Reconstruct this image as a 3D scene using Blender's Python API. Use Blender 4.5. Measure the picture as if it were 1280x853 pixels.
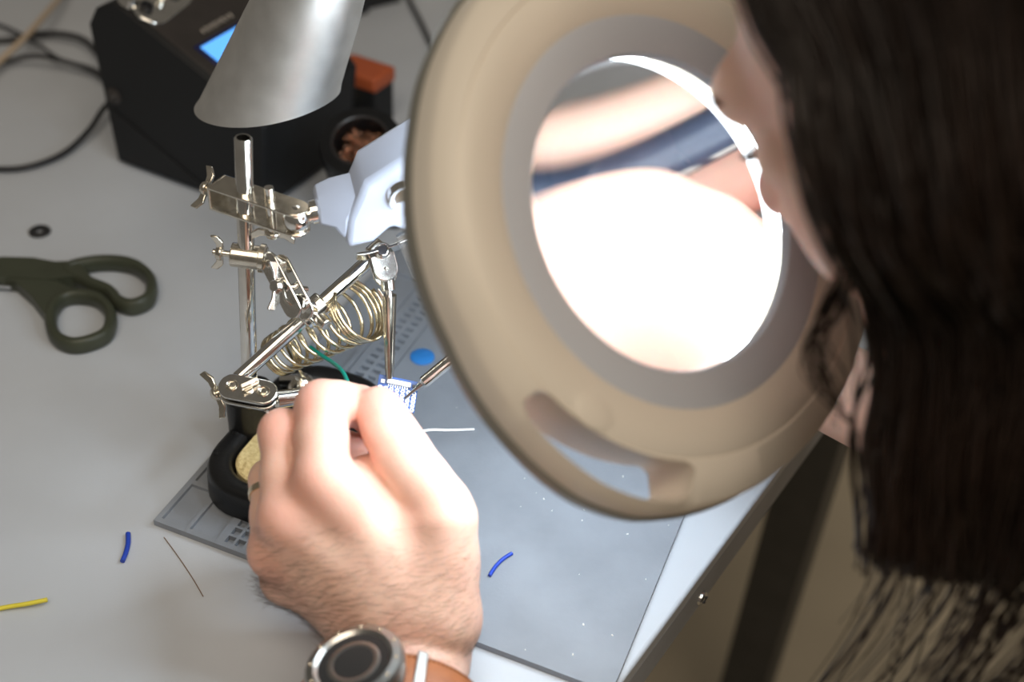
import bpy, bmesh, math, random
import numpy as np
from mathutils import Vector, Matrix

# ------------------------------------------------------------------ clean
for o in list(bpy.data.objects):
    bpy.data.objects.remove(o, do_unlink=True)
SC = bpy.context.scene
COL = SC.collection
rng = np.random.default_rng(7)
random.seed(7)

# ------------------------------------------------------------------ camera (metres; bench top is z = 0)
FPX, PITCH, ROLL, CH = 1500.0, math.radians(39), math.radians(4), 0.475
CX = np.array([math.cos(ROLL), math.sin(ROLL)*math.sin(PITCH), math.sin(ROLL)*math.cos(PITCH)])
_U0 = np.array([0, math.sin(PITCH), math.cos(PITCH)])
CU = np.array([-math.sin(ROLL), 0, 0]) + _U0*math.cos(ROLL)
CD = np.array([0, math.cos(PITCH), -math.sin(PITCH)])
CO = np.array([0, 0, CH])
cam_data = bpy.data.cameras.new('camera')
cam = bpy.data.objects.new('camera', cam_data); COL.objects.link(cam)
cam_data.sensor_width = 36.0
cam_data.lens = FPX*36.0/1280.0
cam_data.clip_start = 0.01
M = Matrix(((CX[0], CU[0], -CD[0], CO[0]), (CX[1], CU[1], -CD[1], CO[1]), (CX[2], CU[2], -CD[2], CO[2]), (0, 0, 0, 1)))
cam.matrix_world = M
cam_data.dof.use_dof = True
cam_data.dof.focus_distance = 0.60
cam_data.dof.aperture_fstop = 4.2
SC.camera = cam

# ------------------------------------------------------------------ world, room light, exposure
w = bpy.data.worlds.new('room_light'); SC.world = w; w.use_nodes = True
bg = w.node_tree.nodes['Background']
bg.inputs[0].default_value = (1.0, 0.91, 0.78, 1)
bg.inputs[1].default_value = 0.12
ld = bpy.data.lights.new('ceiling_panel', 'AREA'); ld.shape = 'RECTANGLE'; ld.size = 1.6; ld.size_y = 1.2
ld.energy = 28; ld.color = (1.0, 0.87, 0.70)
lo = bpy.data.objects.new('ceiling_panel', ld); COL.objects.link(lo)
lo.location = (0.15, -0.65, 1.9); lo.rotation_euler = (math.radians(25), 0, 0)
SC.view_settings.view_transform = 'Standard'
SC.view_settings.look = 'None'
SC.view_settings.exposure = 0.0
SC.view_settings.gamma = 1.0
SC.view_settings.use_curve_mapping = False
LED_STRENGTH = 29.0

# ------------------------------------------------------------------ helpers: places
def A(*v): return np.array(v, float)
def nrm(v):
    v = np.asarray(v, float); return v/np.linalg.norm(v)
def C(px, py, d):
    """point at distance d along the view axis, seen at photo pixel px,py"""
    return CO + CD*d + CX*((px-640)/FPX*d) - CU*((py-426.5)/FPX*d)
def ray(px, py): return CD*FPX + CX*(px-640) - CU*(py-426.5)
def P(px, py, z):
    d = ray(px, py); return CO + d*((CH-z)/-d[2])
def onplane(px, py, p0, n):
    d = ray(px, py); return CO + d*(((p0-CO) @ n)/(d @ n))
def cam2w(x, y, z): return CX*x + CU*y - CD*z      # direction given as right, up, towards viewer
def frame(ax, hint=(0, 0, 1)):
    ax = nrm(ax); h = np.asarray(hint, float)
    if abs(ax @ nrm(h)) > .95: h = A(1, 0, 0)
    e1 = nrm(np.cross(h, ax)); e2 = np.cross(ax, e1)
    return e1, e2, ax

# ------------------------------------------------------------------ helpers: materials
MAT = {}
def pm(name, col, rough=.5, metal=0., var=.0, vscale=40., bump=0., bscale=200., emit=None, estr=0., trans=0., ior=1.45,
       sss=0., coat=0., col2=None, spec=None, rvar=0., detail=4.):
    m = bpy.data.materials.new(name); m.use_nodes = True
    nt = m.node_tree; N = nt.nodes; Lk = nt.links
    b = N['Principled BSDF']
    b.inputs['Base Color'].default_value = (*col, 1)
    b.inputs['Roughness'].default_value = rough
    b.inputs['Metallic'].default_value = metal
    b.inputs['IOR'].default_value = ior
    if trans: b.inputs['Transmission Weight'].default_value = trans
    if coat: b.inputs['Coat Weight'].default_value = coat
    if spec is not None: b.inputs['Specular IOR Level'].default_value = spec
    if sss:
        b.inputs['Subsurface Weight'].default_value = sss
        b.inputs['Subsurface Radius'].default_value = (1.0, .35, .2)
        b.inputs['Subsurface Scale'].default_value = .004
    if emit:
        b.inputs['Emission Color'].default_value = (*emit, 1)
        b.inputs['Emission Strength'].default_value = estr
    tc = N.new('ShaderNodeTexCoord')
    if var or col2 or rvar:
        nz = N.new('ShaderNodeTexNoise'); nz.inputs['Scale'].default_value = vscale; nz.inputs['Detail'].default_value = detail
        Lk.new(tc.outputs['Object'], nz.inputs['Vector'])
        c2 = col2 or tuple(max(0, c*(1-var)) for c in col)
        c1 = col if col2 else tuple(min(1, c*(1+var)) for c in col)
        rp = N.new('ShaderNodeValToRGB')
        rp.color_ramp.elements[0].position = .32; rp.color_ramp.elements[1].position = .68
        rp.color_ramp.elements[0].color = (*c2, 1); rp.color_ramp.elements[1].color = (*c1, 1)
        Lk.new(nz.outputs['Fac'], rp.inputs['Fac']); Lk.new(rp.outputs['Color'], b.inputs['Base Color'])
        if rvar:
            mr = N.new('ShaderNodeMapRange'); mr.inputs['To Min'].default_value = max(.02, rough-rvar); mr.inputs['To Max'].default_value = rough+rvar
            Lk.new(nz.outputs['Fac'], mr.inputs['Value']); Lk.new(mr.outputs['Result'], b.inputs['Roughness'])
    if bump:
        n2 = N.new('ShaderNodeTexNoise'); n2.inputs['Scale'].default_value = bscale; n2.inputs['Detail'].default_value = 5
        Lk.new(tc.outputs['Object'], n2.inputs['Vector'])
        bp = N.new('ShaderNodeBump'); bp.inputs['Strength'].default_value = bump; bp.inputs['Distance'].default_value = .0008
        Lk.new(n2.outputs['Fac'], bp.inputs['Height']); Lk.new(bp.outputs['Normal'], b.inputs['Normal'])
    MAT[name] = m; return m

pm('bench_laminate', (.49, .52, .57), .42, var=.05, vscale=9, bump=.05, bscale=900)
pm('bench_edge', (.34, .36, .40), .5, var=.08, vscale=30, bump=.15, bscale=1500)
pm('leg_paint', (.055, .053, .05), .5, var=.1)
pm('floor_vinyl', (.66, .57, .43), .6, var=.10, vscale=3, bump=.05, bscale=60)
pm('mat_silicone', (.24, .262, .30), .55, var=.10, vscale=28, bump=.12, bscale=700)
pm('black_paint', (.007, .007, .0075), .35, bump=.15, bscale=600, rvar=.08, var=.2)
pm('black_case', (.006, .0065, .0075), .6, bump=.3, bscale=1800)
pm('black_panel', (.035, .03, .028), .38, var=.15, vscale=60)
pm('black_rubber', (.018, .018, .02), .5)
pm('beige_rubber', (.50, .40, .30), .5)
pm('chrome', (.80, .78, .74), .13, 1., var=.06, vscale=150, rvar=.06)
pm('nickel', (.74, .69, .60), .2, 1., var=.10, vscale=200, rvar=.08)
pm('brass_wire', (.78, .68, .48), .18, 1., var=.12, vscale=120, rvar=.05)
pm('brushed_aluminium', (.86, .85, .83), .42, 1., var=.04, vscale=90, rvar=.05, bump=.03, bscale=2500)
pm('grey_plastic', (.36, .39, .48), .38, bump=.03, bscale=900)
pm('lamp_plastic', (.74, .68, .595), .42, bump=.03, bscale=700)
pm('lamp_dark', (.20, .195, .17), .35)
pm('bezel_plastic', (.52, .55, .61), .35)
pm('diffuser', (.9, .9, .9), .5, emit=(.80, .92, 1.0), estr=LED_STRENGTH)
pm('diffuser_wall', (.9, .9, .9), .5, emit=(.86, .94, 1.0), estr=4.0)
pm('lens_glass', (1, 1, 1), .0, trans=1., ior=1.5)
pm('clear_plastic', (.95, .97, 1), .05, trans=1., ior=1.3)
pm('olive_plastic', (.045, .05, .033), .42, var=.08, vscale=60)
pm('steel', (.6, .6, .6), .25, 1.)
pm('sponge', (.86, .70, .36), .9, col2=(.62, .46, .2), vscale=420, bump=1., bscale=500)
pm('copper_curl', (.62, .32, .20), .25, 1., var=.25, vscale=300)
pm('orange_plastic', (.42, .09, .03), .5, var=.08)
pm('cream_sponge', (.75, .6, .35), .8)
pm('screen_blue', (.05, .2, .6), .3, emit=(.12, .42, 1.0), estr=1.2)
pm('screen_frame', (.012, .016, .08), .35)
pm('print_silver', (.42, .38, .34), .5)
pm('pcb_blue', (.015, .075, .30), .35, var=.15, vscale=500)
pm('pad_tin', (.85, .87, .9), .3, .6)
pm('white_plastic', (.85, .85, .85), .4)
pm('chip_black', (.02, .02, .025), .4)
pm('blue_insulation', (.02, .06, .45), .4)
pm('yellow_insulation', (.72, .62, .06), .4)
pm('green_insulation', (.0, .22, .17), .4)
pm('blue_silicone', (.03, .22, .62), .45)
pm('solder', (.88, .88, .88), .4, .3)
pm('strand_brown', (.20, .12, .07), .5)
pm('iron_handle', (.035, .045, .075), .45)
pm('leather', (.36, .125, .045), .5, var=.12, vscale=120, bump=.2, bscale=900)
pm('stitch', (.25, .08, .03), .7)
pm('watch_steel', (.46, .45, .43), .3, 1.)
pm('watch_dark', (.05, .05, .05), .3, .5)
pm('ring_gold', (.80, .66, .48), .2, 1.)
pm('skin', (.80, .54, .43), .48, col2=(.74, .44, .34), vscale=45, bump=.22, bscale=900, sss=.25, detail=5)
_nt = MAT['skin'].node_tree; _b = _nt.nodes['Principled BSDF']; _rp = [n for n in _nt.nodes if n.type == 'VALTORGB'][0]
_at = _nt.nodes.new('ShaderNodeAttribute'); _at.attribute_name = 'flush'
_mx = _nt.nodes.new('ShaderNodeMix'); _mx.data_type = 'RGBA'; _mx.inputs[7].default_value = (.74, .30, .24, 1)
_mm = _nt.nodes.new('ShaderNodeMath'); _mm.operation = 'MULTIPLY'; _mm.inputs[1].default_value = .65
_nt.links.new(_at.outputs['Fac'], _mm.inputs[0]); _nt.links.new(_mm.outputs[0], _mx.inputs[0])
_nt.links.new(_rp.outputs['Color'], _mx.inputs[6]); _nt.links.new(_mx.outputs[2], _b.inputs['Base Color'])
pm('nail', (.85, .60, .52), .3)
pm('hair_brown', (.017, .0092, .006), .42, var=.35, vscale=25)
pm('arm_hair', (.085, .05, .032), .5)
pm('eye_white', (.8, .8, .78), .15)
pm('eye_iris', (.08, .05, .03), .15)
pm('shirt_cloth', (.10, .11, .11), .85, bump=.3, bscale=1200)
pm('crumb', (.85, .85, .83), .6)

# ------------------------------------------------------------------ helpers: objects
def root_off(p):
    while p is not None and p.parent is not None: p = p.parent
    return A(*p.location) if p is not None else A(0, 0, 0)
def props(o, label=None, cat=None, group=None, kind=None):
    if label: o['label'] = label
    if cat: o['category'] = cat
    if group: o['group'] = group
    if kind: o['kind'] = kind
    return o
def thing(name, loc, label, cat, group=None):
    o = bpy.data.objects.new(name, None); COL.objects.link(o)
    o.location = [float(x) for x in loc]; o.empty_display_size = .02
    return props(o, label, cat, group)

class MB:
    def __init__(s): s.v = []; s.f = []
    def add(s, vs, fs):
        b = len(s.v); s.v.extend([tuple(map(float, x)) for x in vs]); s.f.extend([tuple(b+i for i in f) for f in fs]); return s
    def box(s, c, e1, e2, e3):           # centre and three half-extent vectors
        c, e1, e2, e3 = map(lambda x: np.asarray(x, float), (c, e1, e2, e3))
        if np.dot(np.cross(e1, e2), e3) < 0: e3 = -e3
        vs = [c+a*e1+b*e2+d*e3 for d in (-1, 1) for b in (-1, 1) for a in (-1, 1)]
        return s.add(vs, [(0, 2, 3, 1), (4, 5, 7, 6), (0, 1, 5, 4), (2, 6, 7, 3), (0, 4, 6, 2), (1, 3, 7, 5)])
    def cyl(s, a, b, r1, r2=None, n=24, caps=True):
        a, b = np.asarray(a, float), np.asarray(b, float); r2 = r1 if r2 is None else r2
        e1, e2, _ = frame(b-a); th = np.arange(n)*2*np.pi/n
        vs = [a+r1*(math.cos(t)*e1+math.sin(t)*e2) for t in th]+[b+r2*(math.cos(t)*e1+math.sin(t)*e2) for t in th]
        fs = [(i, (i+1) % n, n+(i+1) % n, n+i) for i in range(n)]
        if caps: fs += [tuple(range(n-1, -1, -1)), tuple(range(n, 2*n))]
        return s.add(vs, fs)
    def tube(s, pts, r, n=10, closed=False, caps=True, sq=None):
        pts = np.asarray(pts, float); m = len(pts); r = np.broadcast_to(np.asarray(r, float), (m,))
        if closed: T = np.roll(pts, -1, 0)-np.roll(pts, 1, 0)
        else: T = np.gradient(pts, axis=0)
        T /= np.linalg.norm(T, axis=1)[:, None]+1e-12
        e = frame(T[0])[0]; vs = []
        for i in range(m):
            e = e-T[i]*(e @ T[i]); e = nrm(e); e2 = np.cross(T[i], e)
            for k in range(n):
                t = 2*np.pi*k/n; vs.append(pts[i]+r[i]*(math.cos(t)*e+math.sin(t)*e2*(sq or 1)))
        fs = []
        for i in range(m if closed else m-1):
            j = (i+1) % m
            for k in range(n): fs.append((i*n+k, i*n+(k+1) % n, j*n+(k+1) % n, j*n+k))
        if caps and not closed: fs += [tuple(range(n-1, -1, -1)), tuple((m-1)*n+k for k in range(n))]
        return s.add(vs, fs)
    def lathe(s, prof, o, ax, n=48, hint=(0, 0, 1), closed=False):
        e1, e2, ax = frame(ax, hint); o = np.asarray(o, float); vs = []; m = len(prof)
        for k in range(n):
            t = 2*np.pi*k/n; d = math.cos(t)*e1+math.sin(t)*e2
            for (r, z) in prof: vs.append(o+d*r+ax*z)
        fs = []
        for k in range(n):
            for i in range(m if closed else m-1):
                j = (i+1) % m; k2 = (k+1) % n
                fs.append((k*m+i, k2*m+i, k2*m+j, k*m+j))
        return s.add(vs, fs)
    def sphere(s, c, r, n=16, sc=None, R=None):
        c = np.asarray(c, float); sc = sc or (1, 1, 1); vs = []; fs = []
        R = R or (A(1, 0, 0), A(0, 1, 0), A(0, 0, 1)); h = n//2
        for i in range(h+1):
            p = np.pi*i/h
            for k in range(n):
                t = 2*np.pi*k/n
                vs.append(c+r*(R[0]*sc[0]*math.sin(p)*math.cos(t)+R[1]*sc[1]*math.sin(p)*math.sin(t)+R[2]*sc[2]*math.cos(p)))
        for i in range(h):
            for k in range(n): fs.append((i*n+k, (i+1)*n+k, (i+1)*n+(k+1) % n, i*n+(k+1) % n))
        return s.add(vs, fs)
    def prism(s, pts, off):              # polygon points (3D) swept by off
        pts = [np.asarray(p, float) for p in pts]; off = np.asarray(off, float); n = len(pts)
        nn = sum(np.cross(pts[i]-pts[0], pts[(i+1) % n]-pts[0]) for i in range(n))
        if nn @ off > 0: pts = pts[::-1]
        vs = pts+[p+off for p in pts]
        fs = [tuple(range(n)), tuple(range(2*n-1, n-1, -1))]+[(i, n+i, n+(i+1) % n, (i+1) % n) for i in range(n)]
        return s.add(vs, fs)
    def build(s, name, mat, parent=None, smooth=35, bevel=0, seg=2, sub=0):
        off = root_off(parent)
        me = bpy.data.meshes.new(name)
        me.from_pydata([tuple(np.asarray(v)-off) for v in s.v], [], s.f)
        me.materials.append(MAT[mat]); me.validate()
        bm = bmesh.new(); bm.from_mesh(me); bmesh.ops.remove_doubles(bm, verts=bm.verts, dist=1e-6)
        bmesh.ops.recalc_face_normals(bm, faces=bm.faces); bm.to_mesh(me); bm.free()
        o = bpy.data.objects.new(name, me); COL.objects.link(o)
        if parent is not None: o.parent = parent
        if bevel:
            b = o.modifiers.new('bevel', 'BEVEL'); b.width = bevel; b.segments = seg; b.limit_method = 'ANGLE'; b.angle_limit = math.radians(40)
        if sub:
            b = o.modifiers.new('sub', 'SUBSURF'); b.levels = sub; b.render_levels = sub
        if smooth:
            me.shade_smooth()
            if smooth < 180: me.set_sharp_from_angle(angle=math.radians(smooth))
        return o
def place(o):
    """a one-mesh thing: put its origin at the centre of its underside"""
    me = o.data; n = len(me.vertices); co = np.empty(n*3); me.vertices.foreach_get('co', co); co = co.reshape(-1, 3)
    b = A((co[:, 0].min()+co[:, 0].max())/2, (co[:, 1].min()+co[:, 1].max())/2, co[:, 2].min())
    me.vertices.foreach_set('co', (co-b).ravel()); me.update(); o.location = [float(x)+float(y) for x, y in zip(o.location, b)]
    return o
def spline(pts, n=60, closed=False):
    """Catmull-Rom through pts"""
    p = np.asarray(pts, float); m = len(p); out = []
    segs = m if closed else m-1; k = max(2, n//segs)
    for i in range(segs):
        if closed: a, b, c, d = p[(i-1) % m], p[i], p[(i+1) % m], p[(i+2) % m]
        else: a, b, c, d = p[max(i-1, 0)], p[i], p[i+1], p[min(i+2, m-1)]
        for t in np.arange(k)/k:
            out.append(.5*((2*b)+(c-a)*t+(2*a-5*b+4*c-d)*t*t+(3*b-a-3*c+d)*t**3))
    if not closed: out.append(p[-1])
    return np.array(out)
def stadium(a, b, r, nrmal, n=10):
    a, b = np.asarray(a, float), np.asarray(b, float); x = nrm(b-a); y = nrm(np.cross(nrmal, x)); pts = []
    for k in range(n+1):
        t = -np.pi/2+np.pi*k/n; pts.append(b+r*(math.cos(t)*x+math.sin(t)*y))
    for k in range(n+1):
        t = np.pi/2+np.pi*k/n; pts.append(a+r*(math.cos(t)*x+math.sin(t)*y))
    return pts

Z = A(0, 0, 1)
# ================================================================== setting
fl = MB().box((.3, .5, -.775), (2.5, 0, 0), (0, 2.5, 0), (0, 0, .025)).build('floor', 'floor_vinyl')
fl['kind'] = 'structure'

# ================================================================== bench
E1, E2 = P(990, 565, 0), P(783, 845, 0)
ed = nrm(E1-E2); en = A(ed[1], -ed[0], 0)          # along the front edge, outwards from it
if en[0] < 0: en = -en
bc = E1
bench = thing('workbench', A(*(bc-en*.5+ed*.1)[:2], -.75), 'grey laminate topped electronics workbench on dark metal legs', 'workbench')
MB().box(bc-en*.5+ed*.15-Z*.006, ed*1.05, en*.5, Z*.006).build('bench_top', 'bench_laminate', bench, bevel=.0022, seg=3)
MB().box(bc-en*.5+ed*.15-Z*.0245, ed*1.0495, en*.4995, Z*.0126).build('edge_rail', 'bench_edge', bench, bevel=.001)
lp = P(1012, 610, -.036); lp = lp-en*max(0, (lp-bc) @ en+.035)
for k, (a, b) in enumerate([(0, 0), (.9, 0), (-.95, 0), (-.95, -.9), (.9, -.9)]):
    q = bc+ed*(a+.30)+en*(b-.053); q[2] = 0
    MB().box(q-Z*.393, ed*.023, en*.023, Z*.357).build('leg', 'leg_paint', bench, bevel=.002)
sp = onplane(877, 748, bc, en)
b_ = MB().lathe([(0, .0022), (.0026, .0020), (.0042, .0010), (.0046, -.002)], sp, en, 20)
sc = b_.build('screw', 'steel', bench)
MB().box(sp+en*.0022, ed*.0026, nrm(np.cross(en, ed))*.0004, en*.0003).build('screw_slot', 'chip_black', sc, smooth=0)
MB().box(sp+en*.0022, ed*.0004, nrm(np.cross(en, ed))*.0026, en*.0003).build('screw_slot', 'chip_black', sc, smooth=0)

# ================================================================== silicone mat
L0, B0 = P(193, 657, 0), P(765, 873, 0)
mu = nrm(B0-L0); mv = A(-mu[1], mu[0], 0)
def MP(u, v, z=0.): return L0+mu*u*.001+mv*v*.001+Z*z
MTOP = .004
pock = []          # u0,u1,v0,v1, floor height
pock += [(3, 18, 3, 30, .0018), (20, 36, 3, 24, .0018), (3, 18, 33, 62, .0018), (3, 36, 65, 132, .0018)]
for i in range(2):
    for j in range(3): pock.append((40.5+i*6, 45+i*6, 3+j*6, 7.5+j*6, .001))
for i in range(4): pock.append((56+i*17, 71+i*17, 3, 24, .0018))
for i in range(2):
    for j in range(15): pock.append((38+i*8, 43.5+i*8, 146+j*6.4, 149.4+j*6.4, .0012))
pock += [(32.6, 33.8, 141, 250, .0028), (56.5, 57.5, 141, 250, .0028), (3, 29, 136, 250, .0022), (3, 29, 254, 345, .0022)]
us = sorted({0., 250.} | {float(x) for p in pock for x in p[:2]}); vs_ = sorted({0., 350.} | {float(x) for p in pock for x in p[2:4]})
H = np.full((len(us)-1, len(vs_)-1), MTOP)
for p in pock:
    for i in range(len(us)-1):
        for j in range(len(vs_)-1):
            if p[0] <= (us[i]+us[i+1])/2 <= p[1] and p[2] <= (vs_[j]+vs_[j+1])/2 <= p[3]: H[i, j] = p[4]
mb = MB()
nu, nv = H.shape
for i in range(nu):
    for j in range(nv):
        h = H[i, j]; a, b, c, d = us[i], us[i+1], vs_[j], vs_[j+1]
        mb.add([MP(a, c, h), MP(b, c, h), MP(b, d, h), MP(a, d, h)], [(0, 1, 2, 3)])
        h2 = H[i+1, j] if i+1 < nu else .0002
        if h2 != h: mb.add([MP(b, c, h), MP(b, d, h), MP(b, d, h2), MP(b, c, h2)], [(0, 1, 2, 3)])
        h2 = H[i, j+1] if j+1 < nv else .0002
        if h2 != h: mb.add([MP(a, d, h), MP(b, d, h), MP(b, d, h2), MP(a, d, h2)], [(0, 1, 2, 3)])
        if i == 0: mb.add([MP(a, c, h), MP(a, d, h), MP(a, d, .0002), MP(a, c, .0002)], [(0, 1, 2, 3)])
        if j == 0: mb.add([MP(a, c, h), MP(b, c, h), MP(b, c, .0002), MP(a, c, .0002)], [(0, 1, 2, 3)])
mb.add([MP(0, 0, .0002), MP(250, 0, .0002), MP(250, 350, .0002), MP(0, 350, .0002)], [(0, 3, 2, 1)])
mat_o = mb.build('soldering_mat', 'mat_silicone', smooth=0)
props(place(mat_o), 'grey silicone soldering mat with moulded parts trays along one edge', 'mat')

# blue disc lying on the mat
bd = P(528, 447, MTOP)
props(place(MB().lathe([(0, .0016), (.0064, .0016), (.0074, .001), (.0075, 0), (0, 0)], bd, Z, 28).build('blue_disc', 'blue_silicone')),
      'flat round blue piece lying on the soldering mat', 'disc')

# ================================================================== magnifier lamp
LC = C(827.5, 267, .465)
LNc = A(.524, .153, .838)
LN = nrm(cam2w(*LNc))
le1 = nrm(cam2w(*(A(1, 0, 0)-LNc*LNc[0]))); le2 = np.cross(LN, le1)   # le1 right in view, le2 up
lamp = thing('magnifier_lamp', (LC[0]-.05, 1.16, 0), 'round beige magnifier ring lamp with glowing inner ring over the bench', 'lamp')
def LP(r, t, z): return LC+le1*(r*math.cos(t))+le2*(r*math.sin(t))+LN*z
def lang(px, py):
    q = onplane(px, py, LC+LN*.006, LN)-LC; return math.atan2(q @ le2, q @ le1), math.hypot(q @ le2, q @ le1)
t0, r0_ = lang(648, 505); t1, r1_ = lang(866, 600)
NA = 240
tm, thw = (t0+t1)/2, abs(t1-t0)/2
S0, S1 = .0965, .1120
front = [(.0765, .0072), (.0800, .0092), (.0870, .0100), (.0940, .0100), (.0953, .0090), (S0, .0097), (S1, .0055), (.1145, .0015), (.1162, -.0050)]
back = [(.1168, -.0120), (.1168, -.0155), (.1150, -.0178), (S1, -.0184), (S0, -.0188), (.0900, -.0262), (.0880, -.0240), (.0765, -.0240)]
def egg(r, t):
    """the shell is a little wider on the side of the grip slot"""
    if r <= .0955: return r
    a = (math.degrees(t)+180) % 360-180
    ro = np.interp(a, [-180, -163, -147, -123, -107, -94, -78, -60, -41, 0, 60, 100, 139, 152, 170, 180],
                   [.1044, .1053, .1057, .1115, .1165, .1180, .1163, .1145, .114, .113, .112, .1115, .1104, .1076, .1046, .1044])
    return .0955+(r-.0955)*(ro-.0955)/.0225
prof = front+back
i0, i1 = 5, 6; j1, j0 = len(front)+3, len(front)+4
mb = MB(); V = []
rm, hw = (S0+S1)/2, (S1-S0)/2
for k in range(NA):
    t = 2*np.pi*k/NA; da = (t-tm+np.pi) % (2*np.pi)-np.pi
    ins = abs(da) < thw
    wd = hw
    if ins:
        e = (thw-abs(da))*rm/hw
        if e < 1: wd = hw*math.sqrt(max(0., 1-(1-e)**2))
    row = []
    for i, (r, z) in enumerate(prof):
        if i in (i0, j0) and ins: r = rm-wd
        if i in (i1, j1) and ins: r = rm+wd
        row.append(LP(egg(r, t), t, z))
    V.append((row, ins))
n = len(prof)
for k in range(NA):
    k2 = (k+1) % NA; mb.v += [tuple(x) for x in V[k][0]]
for k in range(NA):
    k2 = (k+1) % NA; slot = V[k][1] and V[k2][1]
    for i in range(n-1):
        if slot and i in (i0, j1): continue
        mb.f.append((k*n+i, k2*n+i, k2*n+i+1, k*n+i+1))
    if V[k][1] != V[k2][1]:
        kk_ = k if V[k][1] else k2; mb.f.append((kk_*n+i0, kk_*n+i1, kk_*n+j1, kk_*n+j0))
    if slot:
        mb.f.append((k*n+i0, k2*n+i0, k2*n+j0, k*n+j0)); mb.f.append((k*n+i1, k2*n+i1, k2*n+j1, k*n+j1))
housing = mb.build('housing', 'lamp_plastic', lamp, smooth=50)
mb = MB(); bp_ = [(.1166, -.0085), (.1182, -.0100), (.1184, -.0150), (.1160, -.0172)]
for k in range(NA):
    t = 2*np.pi*k/NA
    for r, z in bp_: mb.v.append(tuple(LP(egg(r, t), t, z)))
for k in range(NA):
    k2 = (k+1) % NA
    for i in range(3): mb.f.append((k*4+i, k2*4+i, k2*4+i+1, k*4+i+1))
mb.build('rim_band', 'lamp_dark', lamp)
MB().lathe([(.0622, .0036), (.0630, .0048), (.0760, .0078), (.0775, .0074), (.0775, .003), (.0622, .0005)], LC, LN, 160, closed=True).build('bezel', 'bezel_plastic', lamp)
MB().lathe([(.0626, -.0035), (.0626, -.0225), (.0650, -.0244)], LC, LN, 160).build('glowing_inner_wall', 'diffuser_wall', lamp)
dif = MB().lathe([(.0650, -.0244), (.0860, -.0246), (.0885, -.0235)], LC, LN, 160).build('light_diffuser', 'diffuser', lamp)
rl = .0626; prof_l = []; prof_b = []
for k in range(17):
    r = rl*k/16
    prof_l.append((r, math.sqrt(.18**2-r*r)-math.sqrt(.18**2-rl*rl)+.0006)); prof_b.append((r, -(math.sqrt(.5**2-r*r)-math.sqrt(.5**2-rl*rl))-.0006))
prof_b = prof_b[::-1]
lens = MB().lathe(prof_l+prof_b, LC-LN*.002, LN, 128).build('magnifying_lens', 'lens_glass', lamp, smooth=60)
# small moulded thumb rest above the slot
tq, rq = lang(722, 548)
MB().sphere(LP(.0905, tq, .0092), .010, 24, (1, .62, .18), (nrm(np.cross(LN, LP(1, tq, 0)-LC)), nrm(LP(1, tq, 0)-LC), LN)).build('thumb_rest', 'lamp_plastic', lamp, smooth=180)
# neck and arm, rising above the picture to a post clamped on the far edge
ta = math.pi/2
n0 = LP(.116, ta, -.012); n1 = n0+nrm(le2*.6+Z*.8)*.05; k1 = A(n1[0]-.02, n1[1]+.06, .78); k2 = A(LC[0]-.05, 1.16, .62)
MB().tube(spline([n0, n1, n1+Z*.04], 16), .008, 14).build('neck', 'lamp_plastic', lamp)
ar = MB().tube([n1+Z*.03, k1], .007, 12).build('arm', 'lamp_plastic', lamp)
MB().tube([k1, k2], .007, 12).build('arm', 'lamp_plastic', lamp)
MB().sphere(k1, .016, 16).build('joint', 'lamp_dark', lamp, smooth=180)
MB().cyl(k2, A(k2[0], k2[1], 0), .010, n=16).build('post', 'lamp_plastic', lamp)
MB().cyl(A(k2[0], k2[1], 0.0), A(k2[0], k2[1], .03), .035, .028, 24).build('foot', 'lamp_dark', lamp)

# ================================================================== desk lamp (aluminium shade)
da_ = nrm(cam2w(-.52*.785, -.855*.785, -.62)); rc = C(343, 126, .66); rr = .0342
dl = thing('desk_lamp', (rc[0]+.03, 1.2, 0), 'brushed aluminium lamp shade hanging over the black soldering station', 'lamp')
dp_ = cam2w(.885, -.466, 0); dp_ = nrm(dp_-da_*(dp_ @ da_)); dq_ = np.cross(da_, dp_)
# conical shade, its mouth cut off at a slant
shp = [(1.03, .0005, 1), (1.0, -.004, 1), (.79, -.066, 0), (.59, -.120, 0), (.50, -.126, 0), (.33, -.129, 0), (.33, -.127, 0), (.48, -.124, 0), (.56, -.119, 0), (.76, -.066, 0), (.965, -.004, 1), (.99, .0005, 1)]
mb = MB(); ns_ = len(shp)
for k in range(96):
    t = 2*np.pi*k/96; e = math.cos(t)*dp_+math.sin(t)*dq_
    for r, z, sl in shp: mb.v.append(tuple(rc+e*(rr*r*(1-.12*sl*math.cos(t)))+da_*(z-sl*.66*rr*math.cos(t))))
for k in range(96):
    k2 = (k+1) % 96
    for i in range(ns_): mb.f.append((k*ns_+i, k2*ns_+i, k2*ns_+(i+1) % ns_, k*ns_+(i+1) % ns_))
mb.build('lamp_shade', 'brushed_aluminium', dl, smooth=50)
MB().sphere(rc-da_*.058, .015, 20).build('bulb', 'white_plastic', dl, smooth=180)
MB().cyl(rc-da_*.072, rc-da_*.122, .010, n=20).build('bulb_socket', 'black_rubber', dl)
top = rc-da_*.127; kk = A(top[0]+.06, top[1]+.1, top[2]+.28); ff = A(rc[0]+.03, 1.2, 0)
MB().tube(spline([top, top+Z*.04-da_*.01, top+Z*.1], 14), .006, 12).build('stem', 'brushed_aluminium', dl)
MB().tube([top+Z*.095, kk, A(ff[0], ff[1], .5), ff], .006, 12).build('arm', 'brushed_aluminium', dl)
MB().cyl(ff, ff+Z*.02, .06, .055, 32).build('foot', 'brushed_aluminium', dl)

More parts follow.
